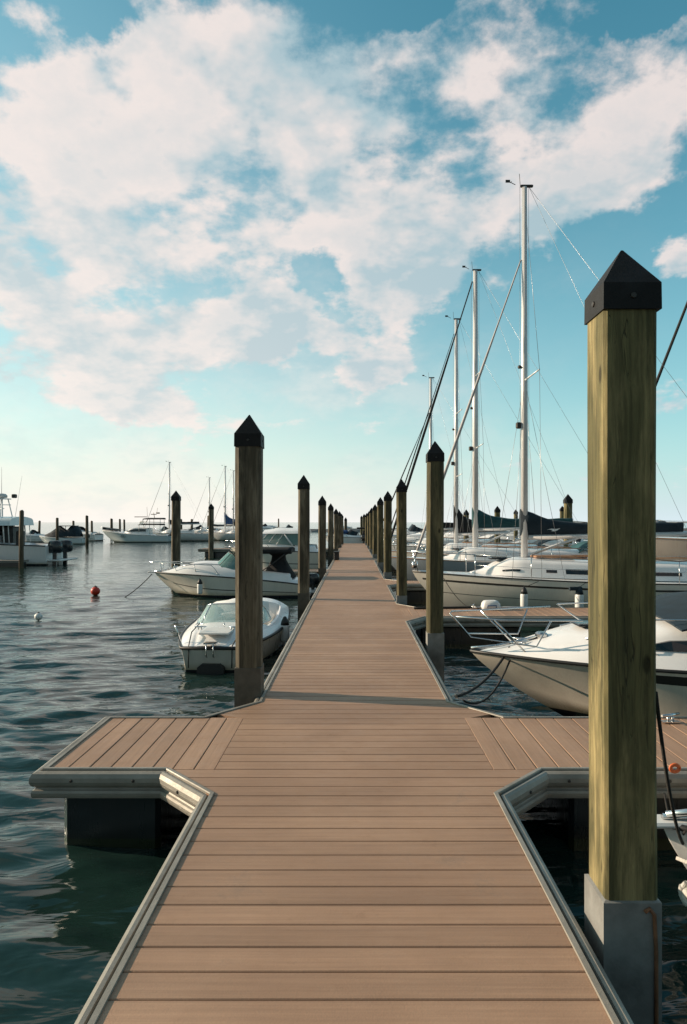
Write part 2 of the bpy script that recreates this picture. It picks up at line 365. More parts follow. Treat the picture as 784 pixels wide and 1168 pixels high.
# ------------------------------------------------------------------ water
def axis(lo, hi, d0, g, far, fine=60):
    a = list(np.arange(lo, hi, d0)); d = d0; x = a[-1]; up = []
    while x < far: d = min(d * (g if abs(x) < fine else 1.08), 400); x += d; up.append(x)
    d = d0; x = a[0]; dn = []
    while x > -far: d = min(d * (g if abs(x) < fine else 1.08), 400); x -= d; dn.append(x)
    return np.array(dn[::-1] + a + up)
def make_water():
    X = axis(-3.4, 2.4, .05, 1.014, 7000, 45); Y = axis(1.8, 9, .045, 1.0095, 7000, 50)
    gx, gy = np.meshgrid(X, Y, indexing='ij')
    sp = np.maximum(np.gradient(X)[:, None] * .55, np.gradient(Y)[None, :])
    z = np.zeros_like(gx); rng = np.random.default_rng(7)
    wx = .25 * np.sin(gx * .31 + gy * .17) + .2 * np.sin(gy * .43 - gx * .11 + 1); wy = .25 * np.sin(gx * .23 - gy * .29 + 2) + .2 * np.sin(gx * .53 + .4)
    for i in range(110):
        lam = .19 * (7.5 ** rng.random() ** 1.5); ang = rng.normal(0, .36) + .08; k = 2 * math.pi / lam
        amp = .0125 * lam ** .82 * (.5 + rng.random()) * .36
        att = np.clip((lam / sp - 2.6) / 3, 0, 1); ph = rng.random() * 6.28
        patch = .65 + .35 * np.sin(gx * .35 * rng.random() + gy * .5 * rng.random() + ph * 3)
        a = k * ((gx + wx) * math.sin(ang) + (gy + wy) * math.cos(ang)) + ph
        z += amp * att * patch * (1 - 2 * np.abs(np.sin(a / 2)) ** 1.25)
    z *= np.clip((70 - np.hypot(gx, gy)) / 40, 0, 1)
    n, m = gx.shape; idx = np.arange(n * m).reshape(n, m)
    f = np.stack([idx[:-1, :-1], idx[1:, :-1], idx[1:, 1:], idx[:-1, 1:]], -1).reshape(-1, 4)
    me = bpy.data.meshes.new('water'); co = np.stack([gx, gy, z], -1).reshape(-1, 3)
    me.vertices.add(len(co)); me.vertices.foreach_set('co', co.astype(np.float32).ravel())
    me.loops.add(f.size); me.loops.foreach_set('vertex_index', f.astype(np.int32).ravel())
    me.polygons.add(len(f)); me.polygons.foreach_set('loop_start', np.arange(0, f.size, 4, dtype=np.int32)); me.polygons.foreach_set('loop_total', np.full(len(f), 4, np.int32))
    me.polygons.foreach_set('use_smooth', np.ones(len(f), bool)); me.update(); me.validate()
    mt = bpy.data.materials.new('sea_water'); mt.use_nodes = True; t = NT(mt.node_tree)
    tc = t.n('ShaderNodeTexCoord').outputs['Object']
    w1 = t.noise(t.mapping(tc, rot=(0, 0, .12), scale=(.33, 1.25, 1)), 1.0, 4, .5, .5)
    w2 = t.noise(t.mapping(tc, rot=(0, 0, -.25), scale=(.5, 1.2, 1)), 3.6, 3, .5, .4)
    w3 = t.noise(t.mapping(tc, rot=(0, 0, .05), scale=(.30, 1.3, 1)), .36, 3, .5)
    h = t.math('ADD', t.math('MULTIPLY', w1, .036), t.math('MULTIPLY', w2, .034))
    h = t.math('ADD', h, t.math('MULTIPLY', w3, .04))
    gust = t.remap(t.noise(t.mapping(tc, scale=(.04, .16, 1)), 1.0, 3), .35, .65, .7, 1.15)
    b = t.n('ShaderNodeBump', ins={'Strength': gust, 'Distance': 1.0, 'Height': h})
    p = t.n('ShaderNodeBsdfPrincipled', ins={'Base Color': (.010, .026, .022, 1), 'Roughness': .08, 'IOR': 1.34, 'Normal': b.outputs[0]})
    t.n('ShaderNodeOutputMaterial', ins={0: p.outputs[0]})
    me.materials.append(mt)
    o = bpy.data.objects.new('water', me); COL.objects.link(o); o['kind'] = 'structure'
make_water()

# ------------------------------------------------------------------ docks
PROF = [(-.018, .002), (-.016, .009), (.006, .009), (.009, .003), (.011, -.016), (.019, -.017), (.024, -.003), (.040, -.001), (.058, -.010), (.070, -.034), (.072, -.060), (.066, -.080), (.055, -.092),
        (.044, -.096), (.040, -.103), (.046, -.112), (.058, -.118), (.064, -.132), (.062, -.150), (.058, -.164), (.036, -.172), (.0, -.176)]
def sweep(path, prof=PROF, side=1, closed=False):
    "extrude the bumper section along a plan polyline; side=+1 puts it on the right-hand side of the path"
    P = [Vector((p[0], p[1])) for p in path]; rings = []
    for i, p in enumerate(P):
        d0 = (p - P[i - 1]).normalized() if i else None; d1 = (P[i + 1] - p).normalized() if i < len(P) - 1 else None
        d0 = d0 or d1; d1 = d1 or d0
        n0 = Vector((d0.y, -d0.x)) * side; n1 = Vector((d1.y, -d1.x)) * side
        m = (n0 + n1); m = m / m.dot(n0)
        rings.append([Vector((p.x + m.x * u, p.y + m.y * u, DECK + v)) for u, v in prof])
    mb = MB(); mb.loft(rings, closed=False, caps=False, smooth=False)
    for r in (rings[0], rings[-1]):
        mb.add(r, [tuple(range(len(r)))])
    return mb
def bolts(path, side=1, step=.32, u=.0705, v=-.050):
    mb = MB()
    for a, b in zip(path[:-1], path[1:]):
        a = Vector(a); b = Vector(b); L = (b - a).length; d = (b - a).normalized(); n = Vector((d.y, -d.x)) * side
        k = max(int(L / step), 1)
        for i in range(k):
            p = a + d * (L * (i + .5) / k) + n * u
            mb.tube([(p.x, p.y, DECK + v), (p.x + n.x * .008, p.y + n.y * .008, DECK + v)], [.011, .008], 8)
    return mb
def planks(rows, gap=.005, along='x'):
    mb = MB()
    for (c0, c1, l0, l1, r0, r1) in rows:      # row from c0 to c1, left end l0..l1, right end r0..r1
        c0 += gap / 2; c1 -= gap / 2; e = .004; h = DECK + random.uniform(-.0006, .0006)
        prof = [(c0, h - .03), (c0, h - e), (c0 + e, h), (c1 - e, h), (c1, h - e), (c1, h - .03)]
        def end(p0, p1): return [((p0 + (p1 - p0) * (c - c0) / (c1 - c0)), c, z) for c, z in prof]
        A, B = end(l0, l1), end(r0, r1)
        if along == 'y': A = [(y, x, z) for x, y, z in A]; B = [(y, x, z) for x, y, z in B]
        mb.loft([A, B], True, True, False)
    return mb
HW = .84
def half(y, pts):
    for (y0, x0), (y1, x1) in zip(pts[:-1], pts[1:]):
        if y0 <= y <= y1: return x0 + (x1 - x0) * (y - y0) / (y1 - y0)
    return HW
LF = [(4.1, HW), (4.51, 1.21), (4.512, .9), (5.698, .9), (5.7, 1.23), (6.2, HW)]
RF = [(4.1, HW), (4.51, 1.21), (4.512, .9), (5.698, .9), (5.7, 1.23), (6.2, HW), (11.2, HW), (11.8, 1.2), (11.802, HW), (12.998, HW), (13.0, 1.2), (13.6, HW),
      (17.6, HW), (18.05, 1.2), (18.052, HW), (19.0, HW), (19.002, 1.2), (19.5, HW), (28.9, HW), (29.3, 1.2), (29.302, HW), (30.4, HW), (30.402, 1.2), (30.8, HW)]
END = 52.2
rows = []; y = 4.51 - .145 * 52
while y < END:
    y1 = y + .145; e = .003
    rows.append((y, y1, -half(y + e, LF), -half(y1 - e, LF), half(y + e, RF), half(y1 - e, RF))); y = y1
dock = thing('walkway_dock', 'long floating walkway of brown composite planks running straight to the horizon', 'dock', (0, 0, 0))
obj('deck_planks', planks(rows), M['plank'], dock)
u = MB(); u.box((0, (END - 3) / 2, DECK - .10), (1.60, END + 3, .12)); u.box((0, 5.1, DECK - .1), (2.2, 1.1, .12))
obj('underframe', u, M['rubber'], dock)
f = MB()
for yy in np.arange(-2.4, END, 2.6): f.box((0, yy + 1.1, .02), (1.42, 2.2, .66), bev=.04)
obj('float', f, M['float_'], dock)
Lp = [[(-HW, -3), (-HW, 4.1), (-1.21, 4.51)], [(-1.23, 5.7), (-HW, 6.2), (-HW, 22.6)], [(-HW, 23.5), (-HW, 41.4)], [(-HW, 42.5), (-HW, END)]]
Rp = [[(HW, -3), (HW, 4.1), (1.21, 4.51)], [(1.23, 5.7), (HW, 6.2), (HW, 11.2), (1.2, 11.8)], [(1.2, 13.0), (HW, 13.6), (HW, 17.6), (1.2, 18.05)], [(1.2, 19.0), (HW, 19.5), (HW, 28.9), (1.2, 29.3)], [(1.2, 30.4), (HW, 30.8), (HW, 41.4)], [(HW, 42.5), (HW, END)]]
for p in Lp: b = obj('bumper', sweep(p, side=-1), M['bumper'], dock); 
for p in Rp: obj('bumper', sweep(p, side=1), M['bumper'], dock)
bm = MB()
for p in Lp[:1]: x = bolts(p[:], -1); bm.add(x.v, x.f)
for p in Rp[:2]: x = bolts(p[:], 1); bm.add(x.v, x.f)
obj('bolts', bm, M['bolt'], dock)['kind'] = 'stuff'

def finger(y0, y1, x0, x1, label, planks_y=True, floats=None):
    "finger dock leaving the walkway between y0 and y1; x0 joins the walkway, x1 is its far end"
    s = 1 if x1 > 0 else -1
    g = thing('finger_dock', label, 'dock', (0, 0, 0), group='finger docks off the walkway')
    a, b = sorted((x0, x1)); n = round((b - a) / .145); w = (b - a) / n
    if planks_y: mb = planks([(a + i * w, a + (i + 1) * w, y0, y0, y1, y1) for i in range(n)], along='y')
    obj('deck_planks', mb, M['plank_y'], g)
    c = s * 1.21
    obj('bumper', sweep([(c, y0), (x1, y0), (x1, y1), (s * 1.22, y1)], side=s), M['bumper'], g)
    if y0 < 12: obj('bolts', bolts([(c, y0), (x1, y0)], side=s), M['bolt'], g)['kind'] = 'stuff'
    m = MB(); m.box(((a + b) / 2, (y0 + y1) / 2, DECK - .10), (b - a - .06, y1 - y0 - .06, .12)); obj('underframe', m, M['rubber'], g)
    for (fa, fb) in floats or [(a + .3 + k * 2.4, min(a + .3 + k * 2.4 + 1.7, b - .1)) for k in range(int((b - a) / 2.4) + 1) if a + .3 + k * 2.4 < b - .6]:
        m = MB(); m.box(((fa + fb) / 2, (y0 + y1) / 2, .01), (fb - fa, y1 - y0 - .16, .66), bev=.03); obj('float', m, M['float_'], g)
    return g
finger(4.51, 5.7, -.9, -2.0, 'short stub dock with rounded metal bumper to the left of the walkway', floats=[(-1.92, -1.28)])
finger(4.51, 5.7, .9, 8.6, 'nearest right hand finger dock behind the big square timber pile', floats=[(1.42, 3.1), (3.9, 5.6), (6.4, 8.2)])
finger(11.8, 13.0, HW, 10.8, 'right finger dock between the small motor cruiser and the large white sailboat')
finger(18.05, 19.0, HW, 5.4, 'right finger dock hidden behind the hull of the large white sailboat')
finger(29.3, 30.4, HW, 9.6, 'distant right finger dock beyond the sailboat with the teal sail cover')
finger(22.6, 23.5, -HW, -4.6, 'left finger dock behind the white cruiser with the black folded top')
finger(41.4, 42.5, -HW, -9.2, 'far left finger dock with a dark post standing at its end')

# ------------------------------------------------------------------ piles
def pile(x, y, top, wood, label, w=.215, sleeve=True, base=-1.0, detail=True, sh=.13):
    g = thing('dock_pile', label, 'pile', (x, y, 0), group='square timber piles along the walkway')
    h = w / 2; c = w * (.06 if detail and w < .21 and y < 5 else .17)
    def ring(z, k=1.0, dx=0, dy=0):
        a = h * k; b = a - c
        return [Vector((px + dx, py + dy, z)) for px, py in ((-b, -a), (b, -a), (a, -b), (a, b), (b, a), (-b, a), (-a, b), (-a, -b))]
    m = MB(); zs = np.linspace(base, top - w * 1.08, 14 if detail else 3); ph = random.random() * 6
    m.loft([ring(z, 1 + .012 * math.sin(z * 2.1 + ph), .004 * math.sin(z * 1.3 + ph), 0) for z in zs], True, True, False)
    obj('timber_post', m, wood, g)
    k = h * (1.09 if y < 5 else 1.04); z0 = top - w * 1.30; z1 = top - w * .80
    m = MB(); r = lambda q, z: [Vector((i * q, j * q, z)) for i, j in ((-1, -1), (1, -1), (1, 1), (-1, 1))]
    m.loft([r(k * 1.01, z0), r(k, z1), r(.004, top)], True, True, False)
    cp = obj('cap', m, M['cap'], g)
    if detail:
        for (dx, dy) in ((0.03, -1), (-1, 0), (1, 0)):
            b = MB(); p = Vector((dx * k, dy * k, (z0 + z1) / 2)); n = Vector((0, -1, 0)) if dy else Vector((dx, 0, 0))
            b.tube([p, p + n * .006], [.013, .010], 10); obj('bolt', b, M['bolt'], cp)
    if sleeve:
        m = MB(); q = h + (.010 if y < 5 else .003)
        m.loft([r(q, base), r(q, DECK + sh), r(q - .012, DECK + sh + .006)], True, True, False)
        obj('sleeve', m, M['sleeve' if x > 0 else 'sleeve_d'], g)
    if y < 5:
        m = MB(); m.tube([(.045, -q - .006, DECK + .10), (.060, -q - .012, DECK + .115), (.080, -q - .008, DECK + .09), (.088, -q - .006, DECK - .05), (.090, -q - .006, DECK - .9)], .008, 8)
        obj('rusty_strap', m, mat('rusty_strap', (.22, .10, .05), .7, var=.4, vscale=20), g)
    return g
pl, pr = M['pile_l'], M['pile_r']
pile(1.075, 2.80, 3.21, pr, 'huge yellow green timber pile with black pointed cap close up at the right', w=.205)
pile(1.08, 9.3, 3.20, M['pile_d'], 'dark timber pile between the walkway and the small cruiser bow', w=.215)
pile(.955, 14.0, 2.98, M['pile_d'], 'timber pile on the walkway edge beside the sailboat bow', w=.20)
ord_ = ['fourth', 'fifth', 'sixth', 'seventh', 'eighth', 'ninth', 'tenth', 'eleventh']
for i, (y, px, ap, dx) in enumerate([(20.5, 442.5, 560, 0), (25.5, 434, 567, 0), (32, 428, 575, 0), (38, 424, 579, 0), (43.5, 421, 583, 0), (48.5, 418.5, 585, 0), (57, 415.5, 586, 0), (66, 412.5, 588, 0)]):
    q = at(px, ap, y); pile(q.x, y, q.z, M['pile_d'], f'{ord_[i]} pointed pile along the right edge of the walkway counting from the camera', w=.225, detail=y < 30)
pile(-.975, 6.5, 3.12, pl, 'large grey brown timber pile in front of the small white motorboat', w=.235, sh=.26)
pile(-1.045, 14.5, 3.10, pl, 'timber pile with one sunlit edge at the stern of the white cruiser', w=.23)
ol = ['third', 'fourth', 'fifth', 'sixth', 'seventh', 'eighth', 'ninth', 'tenth', 'eleventh']
for i, (y, px, ap) in enumerate([(22.3, 367.8, 565.3), (31, 377.5, 574), (38.5, 383.5, 580), (44, 387.5, 583), (50, 390, 586), (60, 394.5, 590)]):
    q = at(px, ap, y); pile(q.x, y, q.z, pl, f'{ol[i]} pointed pile along the left edge of the walkway counting from the camera', w=.24, detail=y < 30)
q = at(201, 559.5, 24); pile(q.x, 24, q.z, pl, 'lone pointed pile rising behind the bow rail of the white cruiser', w=.27, sleeve=False)
q = at(243.5, 574.5, 41.8); pile(q.x, 41.2, q.z, pl, 'pointed post at the end of the far left finger dock', w=.27, sleeve=False)
# capped piles standing behind the sailboats
for (px, ap, y, w, lab) in [(648, 563.5, 27, .28, 'tall pointed pile rising above the navy sail cover of the large sailboat'), (641.5, 577, 40, .24, 'shorter dark post just left of the tall pile behind the navy sail cover'),
      (567.5, 577, 33, .24, 'capped pile rising above the teal sail cover'), (588.5, 581, 38, .2, 'slim capped pile between the teal sail cover and the tall white mast'),
      (532, 581, 34, .22, 'capped pile rising behind the black sail cover')]:
    q = at(px, ap, y); pile(q.x, y, q.z, pr, lab, w=w, sleeve=False, detail=False)

def post(px, ap, wp, label, r=.13):
    "thin round mooring post: ap = top pixel, wp = waterline pixel"
    Y = EYE * FP / (wp - HY); q = at(px, ap, Y)
    m = MB(); m.tube([(0, 0, -.6), (0, 0, q.z * .5), (random.uniform(-.04, .04), 0, q.z - .05), (0, 0, q.z)], [r * 1.05, r, r * .95, r * .6], 10)
    return tag(obj('mooring_post', m, M['pile_far'], loc=(q.x, Y, 0)), label, 'post', 'round mooring posts in the open water')
for a in [(24.5, 582, 647.8, 'brown post standing against the side of the big boat at the left edge', .105), (45, 594, 617, 'thin post in the water just right of the boat at the left edge', .13),
          (65.5, 590.5, 622, 'brown post left of the dark covered small boat', .13), (84, 594, 616, 'short thin post behind the dark covered small boat', .14),
          (99.5, 588, 623.5, 'tallest round post between the covered boat and the yacht', .13), (105, 594, 617, 'thin post just left of the yacht bow', .13),
          (127.5, 591.5, 612, 'post behind the foredeck of the yacht', .2), (137, 592, 611, 'middle one of three posts behind the yacht foredeck', .17), (142, 592.5, 610.5, 'post behind the yacht closest to its cabin', .16),
          (219, 592, 614.5, 'round post in the water right of the lone pointed pile', .16), (207, 592, 612, 'short post just right of the lone pointed pile', .16),
          (318, 591.5, 610, 'thin post behind the roof of the green windowed cruiser', .12), (238, 588, 612, 'stubby post left of the boat with the blue sail cover', .2)]:
    post(*a)
# ------------------------------------------------------------------ boats
# local frame of every boat: bow +x, port +y, waterline z = 0, x = 0 at the transom
class Hull:
    def __init__(s, L, B, zb, zm, zs, draft=.3, rake=.6, stern=.86, bow_w=0.0, p=2.3, chine=True, dr0=None, flare=.0, kick=0.0, full=.42):
        s.L, s.B, s.zb, s.zm, s.zs, s.draft, s.rake, s.stern, s.bow_w, s.p, s.chine, s.flare, s.kick, s.full = L, B, zb, zm, zs, draft, rake, stern, bow_w, p, chine, flare, kick, full
    def sheer(s, t): # quadratic through stern, middle, bow
        return s.zs + (-3 * s.zs + 4 * s.zm - s.zb) * t + (2 * s.zs - 4 * s.zm + 2 * s.zb) * t * t
    def b(s, t):
        if t < s.full: q = t / s.full; k = s.stern + (1 - s.stern) * math.sin(q * math.pi / 2)
        else: q = (t - s.full) / (1 - s.full); k = 1 - q ** s.p
        return max(s.B / 2 * (k * (1 - s.bow_w) + s.bow_w * min(1, k + .999)), .012)
    def P(s, t, v, side=1, off=0.0):
        "v: 0 keel .. 1 sheer"
        b, sh = s.b(t), s.sheer(t); f = max(0, (t - .45) / .55); f2 = f * f
        keel = -s.draft * (1 - .35 * f2) + s.kick * max(0, .25 - t)
        if s.chine:
            cy = .90 - (.42 * f2 if s.bow_w == 0 else 0); cz = -.04 + (sh * .42 + .04) * f2 * (s.bow_w == 0)
            if v < .35: q = v / .35; y = b * cy * q; z = keel + (cz - keel) * q
            else:
                q = (v - .35) / .65; z = cz + (sh - cz) * q; y = b * (cy + (1 - cy) * (q ** (1 + .9 * f)))
        else:
            a = v * math.pi / 2; ex = .75 + .45 * f
            y = b * math.sin(a) ** ex; z = keel + (sh - keel) * ((1 - math.cos(a)) * .55 + v * .45)
        x = t * s.L - s.rake * f ** 2.2 * (max(0, (sh - z) / (sh + s.draft))) ** 1.25 * (1 + s.draft)
        return Vector((x, side * (y + off), z))
    def mesh(s, n=34, m=14):
        mb = MB()
        for sd in (1, -1):
            rings = [[s.P(i / n, j / m, sd) for j in range(m + 1)] for i in range(n + 1)]
            mb.loft(rings, False, False, True)
            if sd == 1: A = rings
            else: Bq = rings
        for k in (0, n): mb.add(A[k] + Bq[k][::-1], [tuple(range(2 * (m + 1)))])
        return mb
    def strip(s, t0, t1, v0, v1, off=.006, sides=(1, -1), n=24):
        mb = MB()
        for sd in sides:
            rings = [[s.P(t, v0, sd, 0), s.P(t, v0, sd, off), s.P(t, v1, sd, off), s.P(t, v1, sd, 0)] for t in np.linspace(t0, t1, n)]
            mb.loft(rings, True, True, False)
        return mb
    def rail(s, t0=0, t1=1, r=.02, n=30, sides=(1, -1), dz=0, inset=0, front=True):
        mb = MB()
        pts = {sd: [Vector((t * s.L, sd * max(s.b(t) - inset, .0), s.sheer(t) + dz)) for t in np.linspace(t0, t1, n)] for sd in (1, -1)}
        if len(sides) == 2 and front: mb.tube(pts[1] + pts[-1][::-1], r, 6)
        else:
            for sd in sides: mb.tube(pts[sd], r, 6)
        return mb
    def deck(s, hf, n=60, w=22, t0=0.0):
        mb = MB(); rings = []
        for i in range(n + 1):
            t = t0 + (1 - t0) * i / n
            rings.append([Vector((t * s.L, s.b(t) * .992 * u, s.sheer(t) - .012 + hf(t, u))) for u in np.linspace(-1, 1, w + 1)])
        return mb.loft(rings, False, False, True)
def sm(a, b, x):
    q = min(max((x - a) / (b - a), 0), 1); return q * q * (3 - 2 * q)

def trunk(xs, P, smooth=True, seg=4, cap=True):
    "cabin: P(x) -> (half width at foot, half width at roof, foot z, roof z, crown)"
    mb = MB(); rings = []
    for x in xs:
        a, b, z0, z1, cr = P(x); r = [Vector((x, -a, z0)), Vector((x, -(a * .25 + b * .75) , z0 + (z1 - z0) * .8))]
        for k in range(seg * 2 + 1):
            u = -1 + k / seg; r.append(Vector((x, b * .93 * u, z1 + cr * (1 - u * u))))
        r += [Vector((x, (a * .25 + b * .75), z0 + (z1 - z0) * .8)), Vector((x, a, z0))]
        rings.append(r)
    mb.loft(rings, False, False, smooth)
    for r in (rings[0], rings[-1]): mb.add(r, [tuple(range(len(r)))])
    return mb
def sheet(rows, th=.012):
    "curved sheet with thickness from rows of points"
    mb = MB(); n = len(rows[0]); m = len(rows)
    rows = [[Vector(p) for p in r] for r in rows]
    def nor(i, j):
        a = rows[min(i + 1, m - 1)][j] - rows[max(i - 1, 0)][j]; b = rows[i][min(j + 1, n - 1)] - rows[i][max(j - 1, 0)]
        c = a.cross(b); return c.normalized() if c.length > 1e-9 else Vector((0, 0, 1))
    top = [[rows[i][j] + nor(i, j) * th / 2 for j in range(n)] for i in range(m)]; bot = [[rows[i][j] - nor(i, j) * th / 2 for j in range(n)] for i in range(m)]
    mb.loft(top, False, False, True); mb.loft([r[::-1] for r in bot], False, False, True)
    edge = lambda G: [G[0][j] for j in range(n)] + [G[i][n - 1] for i in range(1, m)] + [G[m - 1][j] for j in range(n - 2, -1, -1)] + [G[i][0] for i in range(m - 2, 0, -1)]
    mb.loft([edge(top), edge(bot)], True, False, False)
    return mb
def cleat(parent, p, rz=0, k=1.0, name='cleat'):
    m = MB(); m.tube([(-.07 * k, 0, .045 * k), (0, 0, .04 * k), (.07 * k, 0, .045 * k)], [.008 * k, .012 * k, .008 * k], 8)
    m.tube([(-.02 * k, 0, 0), (-.018 * k, 0, .042 * k)], .009 * k, 8); m.tube([(.02 * k, 0, 0), (.018 * k, 0, .042 * k)], .009 * k, 8)
    return obj(name, m, M['steel'], parent, p, rz)
def sag(a, b, s=.2, n=14):
    a, b = Vector(a), Vector(b)
    return [a.lerp(b, i / n) - Vector((0, 0, s * 4 * (i / n) * (1 - i / n))) for i in range(n + 1)]
def rope(a, b, label, s=.2, r=.008, m='rope_d', name='mooring_rope'):
    mb = MB(); mb.tube(sag(a, b, s), r, 6); return tag(obj(name, mb, M[m]), label, 'rope')
def fender(top, bottom, r, label, black_cover=False):
    "hanging fender: rope, dark cap and white cylinder"
    top, b = Vector(top), Vector(bottom); g = thing('fender', label, 'fender', b); h = r * 4.2
    m = MB(); m.lathe([(.001, 0), (r * .6, .01), (r * .95, .03), (r, .06), (r, h - .05), (r * .9, h - .01), (.001, h)], seg=16)
    obj('body', m, M['whiteb'], g)
    m = MB(); m.lathe([(r * .98, h - .02), (r * .8, h + r * .6), (r * .35, h + r * 1.5), (.001, h + r * 1.7)], seg=14)
    if black_cover: m.box((-r * .9, 0, h + r * 1.1), (r * 3.0, r * .8, r * .9), bev=.01)
    obj('cap', m, M['navy'] if black_cover else M['rubber'], g)
    m = MB(); m.tube([(0, 0, h + r * 1.4), top - b], .006, 6); obj('line', m, M['rope_d'], g)
    return g

def windscreen(parent, x0, a, w, z0, h, back, rake, glass='glass', frame=True, sweep_=1.2, lean=.2, n=16, name='windshield'):
    "wrap round screen: front at x0, half width w, runs back along the sides by a"
    lo, hi = [], []
    for k in range(n + 1):
        th = -math.pi / 2 + math.pi * k / n; c, s = max(math.cos(th), 0), math.sin(th)
        x = x0 - a + a * c ** .65; y = w * (abs(s) ** .75) * (1 if s > 0 else -1)
        hh = h * (.55 + .45 * c ** .5)
        lo.append((x, y, z0(x) if callable(z0) else z0)); hi.append((x - rake * (.35 + .65 * c), y * (1 - lean), (z0(x) if callable(z0) else z0) + hh))
    g = obj(name, sheet([lo, hi], .008), M[glass], parent)
    if frame:
        m = MB(); m.tube(hi, .012, 6); m.tube(lo, .010, 6)
        for k in (0, n // 4, n * 3 // 4, n): m.tube([lo[k], hi[k]], .011, 6)
        obj('frame', m, M['steel'] if frame is True else M[frame], g)
    return g

def bow_rail(hull, parent, t0=.5, h=.28, inset=.05, stan=(.55, .7, .84, .95), r=.0095, mid=False, open_front=False):
    m = MB(); ts = np.linspace(t0, .985, 22)
    for sd in (1, -1):
        pts = []
        for i, t in enumerate(ts):
            up = h * sm(0, .14, (t - t0) / (1 - t0)); pts.append(Vector((t * hull.L + .10 * (t - t0), sd * max(hull.b(t) - inset, .03), hull.sheer(t) + up)))
        if not open_front: pts.append(Vector((hull.L + .14, 0, hull.sheer(1) + h)))
        m.tube(pts, r, 6)
        if mid: m.tube([p - Vector((0, 0, h * .45)) for p in pts[4:]], r * .7, 6)
        for t in stan:
            y = sd * max(hull.b(t) - inset - .01, .02); m.tube([(t * hull.L - .05, y, hull.sheer(t) - .01), (t * hull.L + .10 * (t - t0), y * 1.02, hull.sheer(t) + h * sm(0, .14, (t - t0) / (1 - t0)))], r, 6)
    return obj('bow_rail', m, M['steel'], parent)

def outboard(parent, x, y, z, k=1.0, name='outboard_motor', colr='outb'):
    m = MB(); m.loft([[Vector((x + px * k, y + py * k, z + zz * k)) for px, py in ((-.28 * s, -.14 * s), (.16 * s, -.15 * s), (.2 * s, 0), (.16 * s, .15 * s), (-.28 * s, .14 * s), (-.36 * s, 0))] for zz, s in ((.0, .75), (.08, 1), (.34, 1.0), (.46, .85), (.50, .5))], True, True, True)
    o = obj(name, m, M[colr], parent)
    m = MB(); m.box((x - .05 * k, y, z - .35 * k), (.16 * k, .10 * k, .75 * k), bev=.02); m.box((x - .1 * k, y, z - .62 * k), (.4 * k, .16 * k, .03 * k))
    m.tube([(x - .3 * k, y, z - .75 * k), (x + .15 * k, y, z - .75 * k)], [.05 * k, .06 * k], 8); obj('leg', m, M['outb'], o)
    return o

